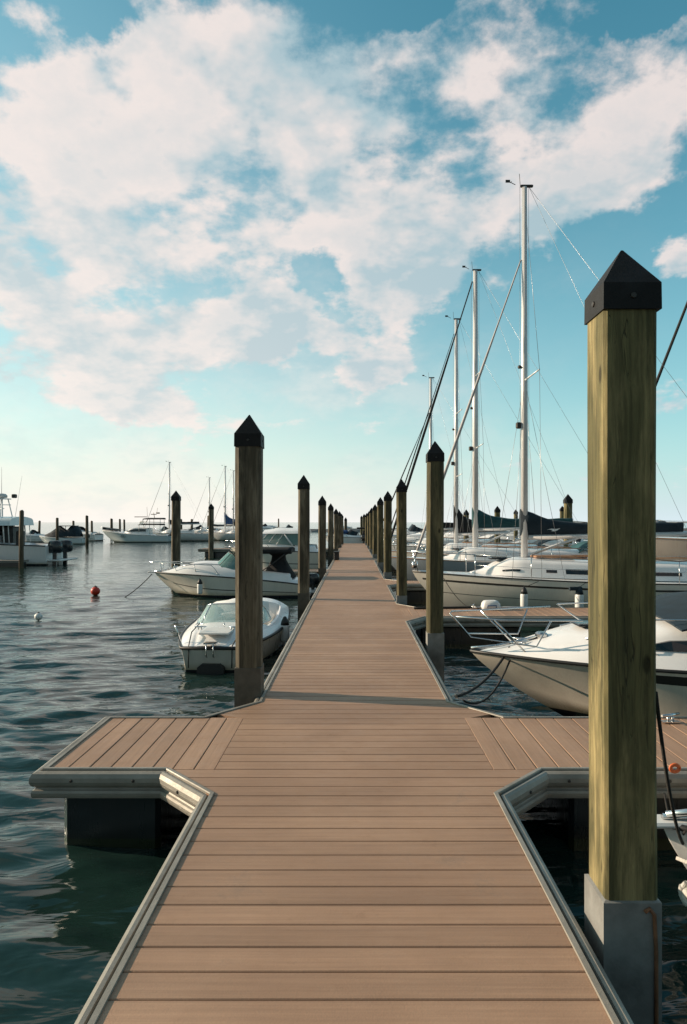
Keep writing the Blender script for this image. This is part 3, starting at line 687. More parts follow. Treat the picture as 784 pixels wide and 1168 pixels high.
def sport_cruiser(label, loc, rz, L=4.6, B=1.7, zb=.70, zm=.62, zs=.50, hm='h_cream', crown=.20, ws_t=.52, ws_h=.34, rake=.75, glass='glass', stripe='rubber', top=None, rail_h=.28, group=None, name='motor_cruiser', ports=True, roller=True, open_rail=False, draft=.3):
    H = Hull(L, B, zb, zm, zs, draft=draft, rake=rake, p=2.5); g = thing(name, label, 'boat', loc, rz, group)
    obj('hull', H.mesh(), M[hm], g)
    k0, k1 = .08, ws_t - .06
    def hf(t, u):
        c = crown * sm(1.0, ws_t + .12, t) * (1 - abs(u) ** 2.6) if t > ws_t else crown * (1 - abs(u) ** 2.6)
        c += .10 * crown / .2 * sm(1.02, .72, t) * (1 - abs(u) ** 8) if t < 1 else 0
        if k0 < t < k1 and abs(u) < .72: return -.30
        if t <= k0: return c * .35
        return c
    dk = obj('deck', H.deck(hf), M['gel'], g)
    obj('rub_rail', H.rail(r=.018), M[stripe], g)
    zf = lambda x: H.sheer(x / L) + crown * .92
    windscreen(g, ws_t * L + .42, .95, B * .40, lambda x: H.sheer(x / L) + crown * (.75 if x < ws_t * L else 1.0), ws_h, 0, .42, glass, 'rubber')
    if rail_h: bow_rail(H, g, t0=.52, h=rail_h, open_front=open_rail)
    # hatch and bow fittings
    m = MB(); m.box((L * .76, 0, H.sheer(.76) - .012 + hf(.76, 0) + .012), (.40, .36, .03), bev=.01); obj('hatch', m, M['win'], g)
    if roller:
      m = MB(); m.box((L + .02, 0, H.sheer(1) + .005), (.34, .13, .03), bev=.012); m.tube([(L + .12, 0, H.sheer(1) + .03), (L + .20, 0, H.sheer(1) - .01)], .02, 8); obj('bow_roller', m, M['gel2'], g)
    cleat(g, (L * .90, .10, H.sheer(.90) - .014 + hf(.90, .4)), .3); cleat(g, (L * .90, -.10, H.sheer(.90) - .014 + hf(.90, .4)), -.3)
    m = MB(); m.tube([(L * .86, 0, H.sheer(.86) + hf(.86, 0)), (L * .95, 0, H.sheer(.95) + hf(.95, 0) + .02), (L * 1.0, 0, H.sheer(1) + .03)], .018, 8); m.box((L * .86, 0, H.sheer(.86) + hf(.86, 0) + .01), (.12, .14, .07), bev=.02); obj('windlass', m, M['steel'], g)
    m = MB()
    for sd in (1, -1): m.tube([(t_ * L, sd * H.b(t_) * .60, H.sheer(t_) - .012 + hf(t_, .60) + .012) for t_ in np.linspace(ws_t + .02, .80, 8)], .009, 6)
    obj('deck_handrail', m, M['steel'], g)
    if ports:
        obj('side_stripe', H.strip(.04, .90, .60, .625, .003), M['bolt'], g)
        m = MB()
        for t in (.60, .68): m.lathe([(.001, .004), (.05, .003), (.052, -.002)], seg=12)
    # seats, helm
    m = MB(); fl = H.sheer(.3) - .30
    m.box((L * .16, 0, fl + .14), (.32, B * .56, .26), bev=.05); m.box((L * .16 - .15, 0, fl + .34), (.09, B * .56, .26), bev=.03)
    obj('rear_seat', m, M['gel2'], g)
    m = MB(); m.box((L * .36, -B * .17, fl + .22), (.26, .3, .12), bev=.04); m.box((L * .36 - .14, -B * .17, fl + .42), (.08, .3, .4), bev=.03); m.cyl((L * .36, -B * .17, fl), .05, .18, 10)
    obj('helm_seat', m, M['gel2'], g)
    m = MB(); m.box((-.16, 0, .13), (.36, B * .72, .05), bev=.02); obj('swim_platform', m, M['gel2'], g)
    return g, H

# ---- right hand cruiser whose bow points at the walkway
E, EH = sport_cruiser('white motor cruiser with beige hull and dark mooring line, its bow pointing at the walkway', (1.30 + 5.6, 7.75, 0), math.pi, L=5.6, B=2.35, zb=.69, zm=.66, zs=.60, hm='h_tan', crown=.22, ws_t=.60, ws_h=.26, rake=1.15, rail_h=0, ports=False, roller=False, draft=.28)
# open pulpit and angled hand rails
m = MB(); L = 5.6
for sd in (1, -1):
    z = EH.sheer(.97)
    m.tube([(L - 1.05, sd * .60, z + .42), (L - .25, sd * .44, z + .40), (L + .18, sd * .22, z + .41), (L + .22, sd * .12, z + .40), (L + .02, sd * .13, z + .17), (L - .62, sd * .42, z + .12), (L - .75, sd * .50, z + .40)], .010, 6)
    m.tube([(L - .18, sd * .42, z + .40), (L - .55, sd * .30, z + .02)], .010, 6)
obj('pulpit', m, M['steel'], E)
for sd in (1, -1):
    m = MB(); m.tube([(L - 1.15, sd * .66, EH.sheer(.8) + .45), (L - 1.45, sd * .80, EH.sheer(.75) + .25), (L - 1.75, sd * .86, EH.sheer(.7) + .10)], .011, 6)
    m.tube([(L - 1.15, sd * .66, EH.sheer(.8) + .45), (L - 3.2, sd * 1.05, EH.sheer(.5) + .50)], .009, 6); m.tube([(L - 2.5, sd * 1.0, EH.sheer(.55) + .48), (L - 2.7, sd * 1.02, EH.sheer(.5) + .05)], .009, 6)
    obj('hand_rail', m, M['steel'], E)
obj('side_stripe', EH.strip(.02, .80, .86, .95, .004), M['bolt'], E)
# deckhouse side that carries the dark window, canvas top aft
def Pc(x): q = sm(4.75, 3.5, x); w = min(.96, EH.b(x / L) * .84); return (w, w * .84, EH.sheer(x / L) + .05, EH.sheer(x / L) + .10 + .28 * q, .06)
obj('deckhouse', trunk(np.linspace(1.2, 4.75, 16), Pc), M['gel'], E)
for sd in (1, -1):
    m = MB(); m.loft([[Vector((x, sd * (Pc(x)[0] * (.985 - .045 * k) + .004), EH.sheer(x / L) + .17 + k * .11 * sm(4.15, 3.6, x))) for k in (0, 1)] + [Vector((x, sd * (Pc(x)[0] * .85 - .02 * k), EH.sheer(x / L) + .17 + (1 - k) * .11 * sm(4.15, 3.6, x))) for k in (0, 1)] for x in np.linspace(1.6, 4.10, 8)], True, True, False); obj('deckhouse_window', m, M['win'], E)
rows_ = [[Vector((x, y, EH.sheer(.2) + .62 + .10 * (1 - (y / 1.05) ** 2) + .04 * math.sin((x - .5) * 1.7) - .18 * sm(2.9, 3.75, x))) for y in np.linspace(-.95, .95, 9)] for x in np.linspace(.6, 3.7, 10)]
obj('canvas_top', sheet(rows_, .02), M['navy'], E)
m = MB()
for sd in (1, -1):
    for x in (.5, 1.5, 2.4): m.tube([(x, sd * 1.0, EH.sheer(.2) + .2), (x - .1, sd * .93, EH.sheer(.2) + .63)], .012, 6)
obj('canvas_frame', m, M['steel'], E)
rope((1.30 + .42, 7.70, .735), (.93, 6.35, .53), 'dark mooring line from the small cruiser bow down to the walkway edge', .10, .014)
rope((1.30 + .45, 7.62, .735), (.98, 6.25, .52), 'second thinner mooring line sagging under the dark one at the cruiser bow', .22, .010)

# ---- left cruiser with folded black top
LC, LH = sport_cruiser('white sport cruiser with low bow rail and folded black top moored left of the walkway', (-1.45, 20.3, 0), math.pi, L=4.35, B=1.65, zb=.66, zm=.58, zs=.36, crown=.26, ws_t=.50, ws_h=.40, rake=.85, glass='glass', rail_h=.30)
z = .60
m = MB(); m.loft([[Vector((x, y, zz)) for y, zz in ((-.62, z + .62), (-.64, z + .74), (0, z + .80), (.64, z + .74), (.62, z + .62), (0, z + .66))] for x in (.32, .45, 1.2, 1.75, 1.85)], True, True, True); tp = obj('folded_top', m, M['black'], LC)
m = MB(); m.loft([[Vector((.75 + px * w_, py * w_ * 1.6, z + zz)) for px, py in ((-.35, -.3), (.3, -.33), (.38, 0), (.3, .33), (-.35, .3), (-.42, 0))] for zz, w_ in ((-.18, 1.25), (-.02, 1.2), (.2, .85), (.42, .55), (.55, .5), (.66, .95))], True, True, True); obj('helm_cover', m, M['black'], LC)
m = MB(); m.tube([(1.5, -.72, z - .08), (.9, -.7, z + .3), (.5, -.66, z + .62)], .016, 6); m.tube([(1.5, .72, z - .08), (.9, .7, z + .3), (.5, .66, z + .62)], .016, 6); obj('top_frame', m, M['rubber'], LC)
outboard(LC, -.22, 0, .32, .62)
fender((-1.45 - 2.85, 20.3 - .83, .62), (-1.45 - 2.85, 20.3 - .86, .10), .075, 'white fender hanging on the side of the white sport cruiser left of the walkway')
rope((-5.85, 20.2, .62), (-6.55, 19.9, -.03), 'thin line running from the left cruiser bow down into the water', .05, .012)

# ---- small runabout close on the left, bow toward the camera
RB = thing('small_motorboat', 'small white open motorboat with blunt bow, black rubbing strip and pale windscreen', 'boat', (-1.95, 13.35, 0), R(-91.5))
RH = Hull(3.45, 1.62, .34, .36, .46, draft=.12, rake=.12, stern=.72, bow_w=.52, p=2.0, full=.35)
obj('hull', RH.mesh(), M['h_small'], RB)
m = MB(); m.loft([[Vector((x, y, z_)) for y, z_ in ((-.20, -.1), (-.19, .05), (-.13, .10), (.13, .10), (.19, .05), (.20, -.1))] for x in (3.2, 3.462)], True, True, False); obj('tunnel_shade_block', m, M['rubber'], RB)  # solid black block stands in for the shaded hollow under the bow
def hf(t, u):
    c = .15 * (1 - abs(u) ** 3) * sm(1.0, .82, t)
    if .10 < t < .56 and abs(u) < .74: return -.22
    groove = -.018 * math.exp(-((abs(u) - .55) / .05) ** 2) * sm(.6, .7, t)
    return c + .03 * (1 - abs(u) ** 4) + groove + .05 * sm(.4, .1, t)
obj('deck', RH.deck(hf, 70, 44), M['gel'], RB)
obj('rub_strip', RH.rail(r=.026, dz=-.012), M['rubber'], RB)
windscreen(RB, 2.22, .62, .60, lambda x: RH.sheer(x / 3.45) + .13, .30, 0, .34, 'clear', True)
m = MB(); m.loft([[Vector((x, y, RH.sheer(.4) + zz)) for y, zz in ((-.5, .08), (-.46, .34), (0, .40), (.46, .34), (.5, .08))] for x in (1.0, 1.15, 1.5, 1.62)], False, False, True); obj('seat_cover', m, M['gel2'], RB)
m = MB(); m.box((.62, 0, .36), (.5, 1.0, .22), bev=.06); obj('rear_bench', m, M['gel2'], RB)
# bow fittings: anchor locker lid, eye, straps, cleats
m = MB(); m.box((3.0, 0, .50), (.52, .46, .03), bev=.012); obj('locker_lid', m, M['gel2'], RB)
m = MB(); m.tube([(3.46, -.05, .20), (3.50, -.05, .22), (3.50, -.05, .40)], .009, 6); m.tube([(3.46, .05, .20), (3.50, .05, .22), (3.50, .05, .40)], .009, 6); m.box((3.44, 0, .40), (.12, .18, .02)); obj('bow_eye', m, M['steel'], RB)
cleat(RB, (3.08, .24, .53), 1.2, 1.1); cleat(RB, (3.08, -.24, .53), -1.2, 1.1); cleat(RB, (2.75, .05, .53), .2)
for sd in (1, -1):
    m = MB(); m.tube([(2.45, sd * .40, .535), (3.1, sd * .36, .50), (3.455, sd * .31, .36), (3.47, sd * .31, .05)], .009, 6); obj('strap', m, M['rubber'], RB)
m = MB(); m.tube([(3.2, -.50, .38), (3.25, -.56, .62)], .012, 6); obj('rod_holder', m, M['steel'], RB)
outboard(RB, -.2, 0, .48, .62)
fender((-1.20, 12.0, .46), (-1.16, 11.7, .10), .075, 'white fender hanging between the small motorboat and the walkway')

# ---- sailboats
def sailboat(label, loc, L=9.0, B=2.7, zb=1.02, zm=.86, zs=.84, hm='h_cream', mast_x=None, mast_top=9.6, mr=.078, cover='navy', stay=.028, staym='greyfurl', stay_top=None, cabin=.32, boom=3.4, boom_z=1.95, near=True, group=None, spread=(.48,), windows=True, wins=None, rz=math.pi, cov_h=.42):
    g = thing('sailboat', label, 'sailboat', loc, rz, group); H = Hull(L, B, zb, zm, zs, draft=.35, rake=1.0, stern=.72, p=2.0, chine=False, full=.5)
    obj('hull', H.mesh(36, 14), M[hm], g)
    def hf(t, u):
        if .06 < t < .24 and abs(u) < .5: return -.32
        return .05 * (1 - u * u)
    obj('deck', H.deck(hf, 60, 16), M['gel'], g)
    obj('toe_rail', H.rail(r=.014, dz=.005), M['bolt'] if near else M['teak'], g)
    if near:
        obj('sheer_stripe', H.strip(.01, .985, .90, .925, .004), M['bolt'], g); obj('lower_stripe', H.strip(.02, .975, .735, .742, .003), M['bolt'], g)
    mx = mast_x
    x1, x0 = mx + L * .13, L * .26
    def P(x):
        t = x / L; q = sm(x1, x1 - .9, x); w = max(H.b(t) * .66 * (.35 + .65 * q), .05)
        return (w, w * .86, H.sheer(t) + .03, H.sheer(t) + .05 + cabin * q, .05 * q + .01)
    cb = obj('cabin', trunk(np.linspace(x0, x1, 22), P), M['gel'], g)
    if windows:
        for (a, b_, hh) in wins or [(x0 + .15, x0 + .15 + L * .16, .5), (x0 + L * .20, x0 + L * .24, .36), (x1 - 1.35, x1 - .95, .3)]:
            m = MB()
            for sd in (1, -1):
                for xx in [0]:
                    rr = []
                    for x in np.linspace(a, b_, 6):
                        w, w2, z0, z1, cr = P(x); e = .28 + (.5 - hh) * .3; e2 = .28 + hh * .62
                        y0 = w + (w * .25 + w2 * .75 - w) * e / .8; y1_ = w + (w * .25 + w2 * .75 - w) * e2 / .8
                        rr.append([Vector((x, sd * (y0 + .006), z0 + (z1 - z0) * e)), Vector((x, sd * (y1_ + .006), z0 + (z1 - z0) * e2)), Vector((x, sd * (y1_ - .02), z0 + (z1 - z0) * e2)), Vector((x, sd * (y0 - .02), z0 + (z1 - z0) * e))])
                    m.loft(rr, True, True, False)
            obj('window', m, M['win'], cb)
    # hatches, grab rails, winches
    m = MB(); m.box((mx + .55, 0, P(mx + .5)[3] + .06), (.45, .45, .05), bev=.015); obj('hatch', m, M['win'], g)
    m = MB()
    for sd in (1, -1):
        m.tube([(x, sd * P(x)[1] * .75, P(x)[3] + .07 + .02 * (i % 2)) for i, x in enumerate(np.linspace(x0 + .2, mx - .3, 9))], .014, 6)
    obj('grab_rail', m, M['teak'], g)
    zd = P(mx)[3]
    m = MB(); m.tube([(mx, 0, zd), (mx, 0, mast_top * .55), (mx, 0, mast_top)], [mr, mr * .95, mr * .72], 12)
    mt = obj('mast', m, M['mast'], g)
    m = MB(); m.box((mx - .05, 0, mast_top + .02), (.28, .07, .05), bev=.01); m.tube([(mx + .1, .03, mast_top), (mx + .12, .03, mast_top + .28)], .006, 5); m.tube([(mx + .20, 0, mast_top + .05), (mx + .34, 0, mast_top + .12)], .008, 5)
    m.box((mx + .37, 0, mast_top + .13), (.10, .012, .06)); m.tube([(mx + .3, -.05, mast_top + .12), (mx + .3, .05, mast_top + .1)], .008, 5)
    obj('masthead', m, M['bolt'], mt)
    for q in spread:
        zz = zd + (mast_top - zd) * q; m = MB()
        for sd in (1, -1): m.tube([(mx, 0, zz), (mx - .12, sd * B * .30, zz + .08)], [.022, .014], 6)
        obj('spreader', m, M['mast'], mt)
    zz = zd + (mast_top - zd) * .36
    m = MB(); m.box((mx + mr + .05, 0, zz), (.12, .10, .14), bev=.02); m.box((mx + mr + .03, 0, zz + 1.3), (.08, .07, .08), bev=.02); obj('deck_light', m, M['bolt'], mt)
    # standing rigging
    stop = stay_top or mast_top * .985; bx, bz = L - .05, H.sheer(1) + .06
    a, b_ = Vector((bx, 0, bz + .25)), Vector((mx + mr, 0, stop)); m = MB()
    pts = [a.lerp(b_, q) for q in np.linspace(0, 1, 16)]; m.tube(pts, [stay * (.55 + .6 * math.sin(math.pi * min(q * 1.1 + .15, 1)) ** .6) if staym else stay for q in np.linspace(0, 1, 16)], 8)
    fs = obj('furled_headsail', m, M[staym], g)
    m = MB(); m.cyl((bx, 0, bz + .02), .07, .14, 12); m.tube([(bx, 0, bz - .05), (bx, 0, bz + .3)], .012, 6); obj('furler_drum', m, M['steel'], fs)
    m = MB(); r = .0045
    m.tube([(mx - .1, 0, mast_top), (.05, 0, H.sheer(0))], r, 4)
    for sd in (1, -1):
        for q in spread[:1]:
            sp = (mx - .12, sd * B * .30, zd + (mast_top - zd) * q + .08); ch = (mx - .12, sd * H.b(mx / L) * .93, H.sheer(mx / L))
            m.tube([(mx, 0, mast_top * .98), sp], r, 4); m.tube([sp, ch], r, 4); m.tube([(mx, 0, sp[2] - .05), (mx + .5, ch[1], ch[2])], r, 4); m.tube([(mx, 0, sp[2] - .05), (mx - .6, ch[1], ch[2])], r, 4)
    m.tube([(mx + mr + .02, .02, zd), (mx + mr + .03, .02, mast_top)], r * .8, 4); m.tube([(mx - mr - .03, -.02, zd), (mx - mr - .02, -.02, mast_top)], r * .8, 4)
    m.tube([(mx - .1, 0, mast_top), (mx - boom, 0, boom_z + .1)], r * .8, 4)
    obj('rigging', m, M['wire'], g)
    # boom and sail cover
    m = MB(); m.tube([(mx - .08, 0, boom_z - .10), (mx - boom, 0, boom_z - .02)], .058, 10); m.tube([(mx - 1.5, 0, boom_z), (mx - .15, 0, zd + .12)], .03, 8)
    bo = obj('boom', m, M['mast'], g)
    m = MB(); rings = []
    for x in np.linspace(0, 1, 22):
        xx = mx - .02 - (boom - .1) * x if x > 0 else mx + .10
        hh = cov_h * (.50 + .85 * math.exp(-x * 6.5)) + .008 * math.sin(x * 31); ww = .075 + .05 * math.sin(math.pi * min(x * 1.2 + .1, 1)) + .006 * math.sin(x * 55)
        z0 = boom_z - .06 + .08 * x
        rings.append([Vector((xx, ww * math.sin(aa) * (1.0 if math.cos(aa) < 0 else .72), z0 + hh / 2 - hh / 2 * math.cos(aa))) for aa in (2 * math.pi * k / 12 for k in range(12))])
    m.loft(rings, True, True, True); cv = obj('sail_cover', m, M[cover], bo)
    if near:
        # pale swoosh mark on the cover, both sides
        m = MB()
        for sd in (1, -1):
            base = Vector((mx - .46, sd * .124, boom_z + .07)); pr_ = [(0, .0), (.10, .025), (.22, .02), (.30, .035), (.24, -.01), (.18, -.035), (.10, -.03), (.13, -.005), (.06, .005)]
            m.add([(base.x - px, base.y, base.z + pz) for px, pz in pr_], [tuple(range(len(pr_)))])
            m.add([(base.x - px, base.y + sd * .003, base.z + pz) for px, pz in pr_], [tuple(range(len(pr_)))])
        obj('emblem', m, M['gel'], cv)
    # pulpit, stanchions, lifelines, stern rail
    m = MB(); hr = .46; tt = [.08, .25, .42, .58, .74, .86]
    for sd in (1, -1):
        pts = []
        for t in tt: m.tube([(t * L, sd * (H.b(t) - .05), H.sheer(t)), (t * L, sd * (H.b(t) - .05), H.sheer(t) + hr)], .010, 6)
        for dz_ in (hr, hr * .52): m.tube([(t * L, sd * (H.b(t) - .05), H.sheer(t) + dz_) for t in tt], .0045, 4)
    obj('lifelines', m, M['steel'], g)
    m = MB(); pp = [(L * .86, H.b(.86) - .05, H.sheer(.86) + hr), (L * .94, H.b(.94), H.sheer(.94) + hr), (L + .02, .10, H.sheer(1) + hr)]
    m.tube(pp + [(x, -y, z) for x, y, z in pp[::-1]], .013, 6)
    for sd in (1, -1): m.tube([(L * .95, sd * H.b(.95) * .8, H.sheer(.95)), (L * .96, sd * H.b(.94), H.sheer(.94) + hr)], .013, 6); m.tube([(L - .12, sd * .06, H.sheer(1)), (L, sd * .12, H.sheer(1) + hr)], .013, 6)
    obj('pulpit', m, M['steel'], g)
    m = MB()
    for sd in (1, -1): m.tube([(.05, sd * (H.b(0) - .05), H.sheer(0)), (.05, sd * (H.b(0) - .05), H.sheer(0) + hr)], .012, 6)
    m.tube([(L * .10, H.b(.1) - .05, H.sheer(.1) + hr), (.05, H.b(0) - .05, H.sheer(0) + hr), (.05, -H.b(0) + .05, H.sheer(0) + hr), (L * .10, -H.b(.1) + .05, H.sheer(.1) + hr)], .012, 6)
    obj('stern_rail', m, M['steel'], g)
    # dodger over the companionway
    m = sheet([[Vector((x0 - .35 + .75 * a_, y * (1 - .1 * a_), H.sheer(.25) + cabin + .36 * (1 - a_ ** 2.5) * (1 - .25 * abs(y / .9) ** 3))) for y in np.linspace(-B * .33, B * .33, 9)] for a_ in np.linspace(0, 1, 7)], .015)
    obj('dodger', m, M[cover if cover != 'black' else 'navy'], g)
    m = MB(); wx = L * .12
    m.tube([(wx, .35 * math.cos(a_), H.sheer(.1) + .38 + .35 * math.sin(a_)) for a_ in np.linspace(0, 2 * math.pi, 19)], .012, 6)
    for a_ in (0, 1.05, 2.1): m.tube([(wx, .35 * math.cos(a_), H.sheer(.1) + .38 + .35 * math.sin(a_)), (wx, -.35 * math.cos(a_), H.sheer(.1) + .38 - .35 * math.sin(a_))], .006, 5)
    m.box((wx + .1, 0, H.sheer(.1) + .1), (.16, .2, .75), bev=.03); obj('steering_wheel', m, M['steel'], g)
    return g, H, P
def boat_at(bow_x, L, Y): return (bow_x + L, Y, 0)
A, AH, AP = sailboat('large white sailboat with navy sail cover and two fenders hanging beside the finger dock', boat_at(1.30, 9.2, 15.5), L=9.2, mast_x=9.2 + 1.30 - 3.79, mast_top=9.57, stay=.030, stay_top=7.95, boom_z=1.88, boom=3.6, cov_h=.44, wins=[(4.75, 6.02, .5), (6.2, 6.42, .36), (6.95, 7.3, .30), (3.6, 4.5, .4)])
# extra gear on A: coiled lines, deck bags, red cloth, radar arch legs
m = MB(); m.box((9.2 - 3.1, .1, 1.36), (.9, .5, .05), bev=.02); m.box((9.2 - 4.1, -.3, 1.36), (1.2, .12, .035), bev=.01); obj('deck_pad', m, M['teak'], A)
m = MB()
for sd in (1, -1): m.tube([(1.9, sd * .95, .9), (1.4, sd * .95, 1.5), (.9, sd * .85, 1.78)], .03, 8); m.tube([(.9, sd * .95, .9), (1.3, sd * .9, 1.45), (1.9, sd * .8, 1.75)], .03, 8)
obj('bimini_frame', m, M['tan'], A)
m = MB(); m.lathe([(.02, 0), (.14, .08), (.16, .35), (.11, .6), (.02, .66)], (.9, .75, .95), 10); obj('cushion_roll', m, M['tan'], A)
fender((3.74, 14.12, .92), at(598, 694, 14.02), .075, 'white fender with black top hanging nearest the mast on the large sailboat')
fender((4.72, 14.08, .92), at(661, 697, 13.98), .085, 'white fender with wide dark cover hanging on the large sailboat beside the big pile', True)
rope((1.9, 14.75, .93), (3.0 - .25, 13.05, .56), 'thin dark line hanging from the sailboat bow to the dock cleat', .35, .009)
rope((1.1, 13.0 - .2, .54), (2.5, 12.95, .54), 'dark hose lying along the edge of the finger dock below the sailboat bow', .0, .022)
Bb, BH, _ = sailboat('second sailboat with dark teal sail cover and thick black furled headsail', boat_at(1.04, 8.6, 22.4), L=8.6, B=2.4, zb=1.0, zm=.86, mast_x=8.6 + 1.04 - 3.90, mast_top=10.2, mr=.098, cover='teal', stay=.036, staym='black', stay_top=9.85, hm='h_grey', boom_z=1.98, boom=3.2, near=False, spread=(.36, .62), cov_h=.5)
Cc, _, _ = sailboat('third sailboat with black sail cover, between the teal covered boat and the walkway', boat_at(1.15, 8.2, 26.6), L=8.2, B=2.3, mast_x=8.2 + 1.15 - 3.90, mast_top=9.85, mr=.085, cover='black', stay=.020, staym='black', stay_top=9.3, hm='h_cream', boom_z=1.75, boom=2.0, near=False, spread=(.3, .58), cov_h=.8)
Dd, _, _ = sailboat('farthest of the four right hand sailboats, with slim mast close to the walkway piles', boat_at(1.05, 8.2, 35), L=8.2, B=2.3, mast_x=8.2 + 1.05 - 3.85, mast_top=9.35, mr=.085, cover='black', stay=.028, staym='black', stay_top=7.6, hm='h_white', boom_z=1.85, boom=2.0, near=False, spread=(.5,), cov_h=.5)
Gg, GH, _ = sailboat('high sided beige sailboat showing just right of the big pile', (6.45 + 9.5, 18.35, 0), L=9.5, B=2.3, zb=1.75, zm=1.62, zs=1.6, mast_x=9.5 + 6.45 - 10.6, mast_top=12.5, mr=.09, cover='teal', stay=.036, staym='rope_d', hm='h_buff', boom_z=2.9, near=False)

# ---- stern cruiser behind the left cruiser (green windscreen)
L3, H3 = sport_cruiser('white hardtop cruiser with green tinted windows behind the sport cruiser', (-1.35, 31, 0), math.pi, L=4.2, B=2.2, zb=1.0, zm=.90, zs=.80, crown=.3, ws_t=.42, ws_h=.55, rake=.9, rail_h=.3)
m = trunk(np.linspace(.6, 2.6, 10), lambda x: (.95, .80, 1.62, 1.70 + .06 * sm(.6, 1.1, x) - .08 * sm(1.9, 2.6, x), .10)); obj('hardtop', m, M['gel'], L3)
m = MB()
for sd in (1, -1):
    m.tube([(.7, sd * .95, .9), (.8, sd * .9, 1.64)], .05, 8); m.tube([(1.3, sd * .97, 1.1), (1.7, sd * .88, 1.64)], .035, 8)
    for q in range(3): m.tube([(2.0 + .4 * q, sd * (.92 - .12 * q), 1.15), (1.7 + .34 * q, sd * .84, 1.64)], .02, 6)
obj('hardtop_posts', m, M['gel'], L3)
for sd in (1, -1): m = MB().add([(.9, sd * .93, 1.12), (2.9, sd * .80, 1.15), (2.4, sd * .78, 1.63), (.95, sd * .86, 1.63), (.9, sd * .91, 1.12), (2.9, sd * .78, 1.15), (2.4, sd * .76, 1.63), (.95, sd * .84, 1.63)], [(0, 1, 2, 3), (4, 5, 6, 7), (0, 1, 5, 4), (3, 2, 6, 7)]); obj('side_window', m, M['glass'], L3)

# ---- big boat cut by the left edge of the frame (stern with outboard at its right)
def big_hardtop(label, loc, rz=math.pi, L=9.0):
    g = thing('fishing_boat', label, 'boat', loc, rz); H = Hull(L, 2.9, 1.5, 1.15, .95, draft=.4, rake=1.0, stern=.9, p=2.4)
    obj('hull', H.mesh(), M['h_white'], g); obj('deck', H.deck(lambda t, u: (-.5 if .04 < t < .2 and abs(u) < .8 else .08 * (1 - u * u))), M['gel'], g); obj('rub_rail', H.rail(r=.03), M['rubber'], g)
    P = lambda x: (1.2, 1.05, 1.0 + .02 * x, 2.15, .05)
    cb = obj('cabin', trunk(np.linspace(2.6, 5.6, 8), lambda x: (1.2, 1.08, H.sheer(x / L) - .05, H.sheer(x / L) + .35, .03)), M['gel'], g)
    rf = obj('roof', trunk(np.linspace(1.75, 6.4, 12), lambda x: (1.30, 1.15, 1.95, 2.30 - .10 * sm(5.0, 5.9, x), .10)), M['h_aqua'], g)
    for (a, b_) in ((2.75, 3.9), (4.1, 5.2)):
        m = MB()
        for sd in (1, -1): m.loft([[Vector((x, sd * 1.14, 1.30)), Vector((x, sd * 1.12, 2.14)), Vector((x, sd * 1.08, 2.14)), Vector((x, sd * 1.10, 1.30))] for x in np.linspace(a, b_, 3)], True, True, False)
        obj('window', m, M['win'], cb)
    m = MB()
    for sd in (1, -1):
        for x in (1.85, 2.1, 2.65, 4.0, 5.4): m.tube([(x, sd * 1.14, 1.1), (x + .08, sd * 1.12, 2.2)], .035 if x > 2 else .022, 8)
    obj('roof_post', m, M['gel2'], g)
    m = MB(); m.box((2.2, 0, 1.45), (.5, 1.2, .9), bev=.05); m.box((1.6, .5, 1.3), (.3, .4, .8), bev=.05); obj('seats', m, M['rubber'], g)
    # tower with radar, lights and aerials on the roof
    m = MB()
    for (x, y) in ((2.5, .5), (2.5, -.5), (3.1, .5), (3.1, -.5)): m.tube([(x, y, 2.4), (2.8 + (x - 2.8) * .6, y * .6, 3.3)], .03, 6)
    m.box((2.8, 0, 3.3), (.6, .8, .05)); m.tube([(2.5, -.35, 3.0), (3.1, .35, 3.0)], .02, 6); m.tube([(2.5, .35, 2.8), (3.1, -.35, 2.8)], .02, 6)
    tw = obj('tower', m, M['gel'], rf)
    m = MB(); m.lathe([(.02, 0), (.26, .03), (.28, .12), (.2, .22), (.02, .25)], (2.8, 0, 3.33), 14); obj('radar_dome', m, M['gel2'], tw)
    m = MB(); m.tube([(2.75, .1, 3.5), (2.75, .1, 4.9)], [.014, .006], 5); m.tube([(2.4, -.6, 2.4), (2.1, -.7, 4.5)], [.012, .005], 5); m.tube([(4.6, .8, 2.4), (4.6, .8, 3.5)], .012, 5); obj('aerial', m, M['gel2'], tw)
    m = MB()
    for x, z_ in ((4.4, 2.55), (3.9, 2.6), (2.3, 3.45)): m.box((x, -.3, z_), (.2, .25, .2), bev=.03)
    m.box((4.1, -.5, 2.9), (.35, .3, .12), bev=.03); m.tube([(4.1, -.5, 2.4), (4.1, -.5, 2.9)], .02, 6); obj('spot_lights', m, M['bolt'], tw)
    outboard(g, -.16, .75, .58, 1.25); outboard(g, -.16, -.5, .58, 1.25)
    obj('upper_helm', trunk(np.linspace(3.6, 5.6, 8), lambda x: (.85, .70, 2.3, 2.95 - .25 * sm(4.9, 5.6, x), .05)), M['gel'], rf)
    m = MB(); m.box((-.3, 0, .22), (.7, 2.2, .08), bev=.03); obj('swim_platform', m, M['gel2'], g)
    return g
big_hardtop('big pale blue fishing boat with hardtop and black outboards cut off by the left edge', (-15.1, 35.4, 0))
g = thing('mooring_float', 'low grey floating dock alongside the fishing boat at the left edge', 'dock', (0, 0, 0))
m = MB(); m.box((-19.4, 33.2, .26), (7.4, .9, .10)); obj('deck', m, M['wood_box'], g); m = MB(); m.box((-19.4, 33.2, .05), (7.2, .8, .32)); obj('float', m, M['float_'], g)

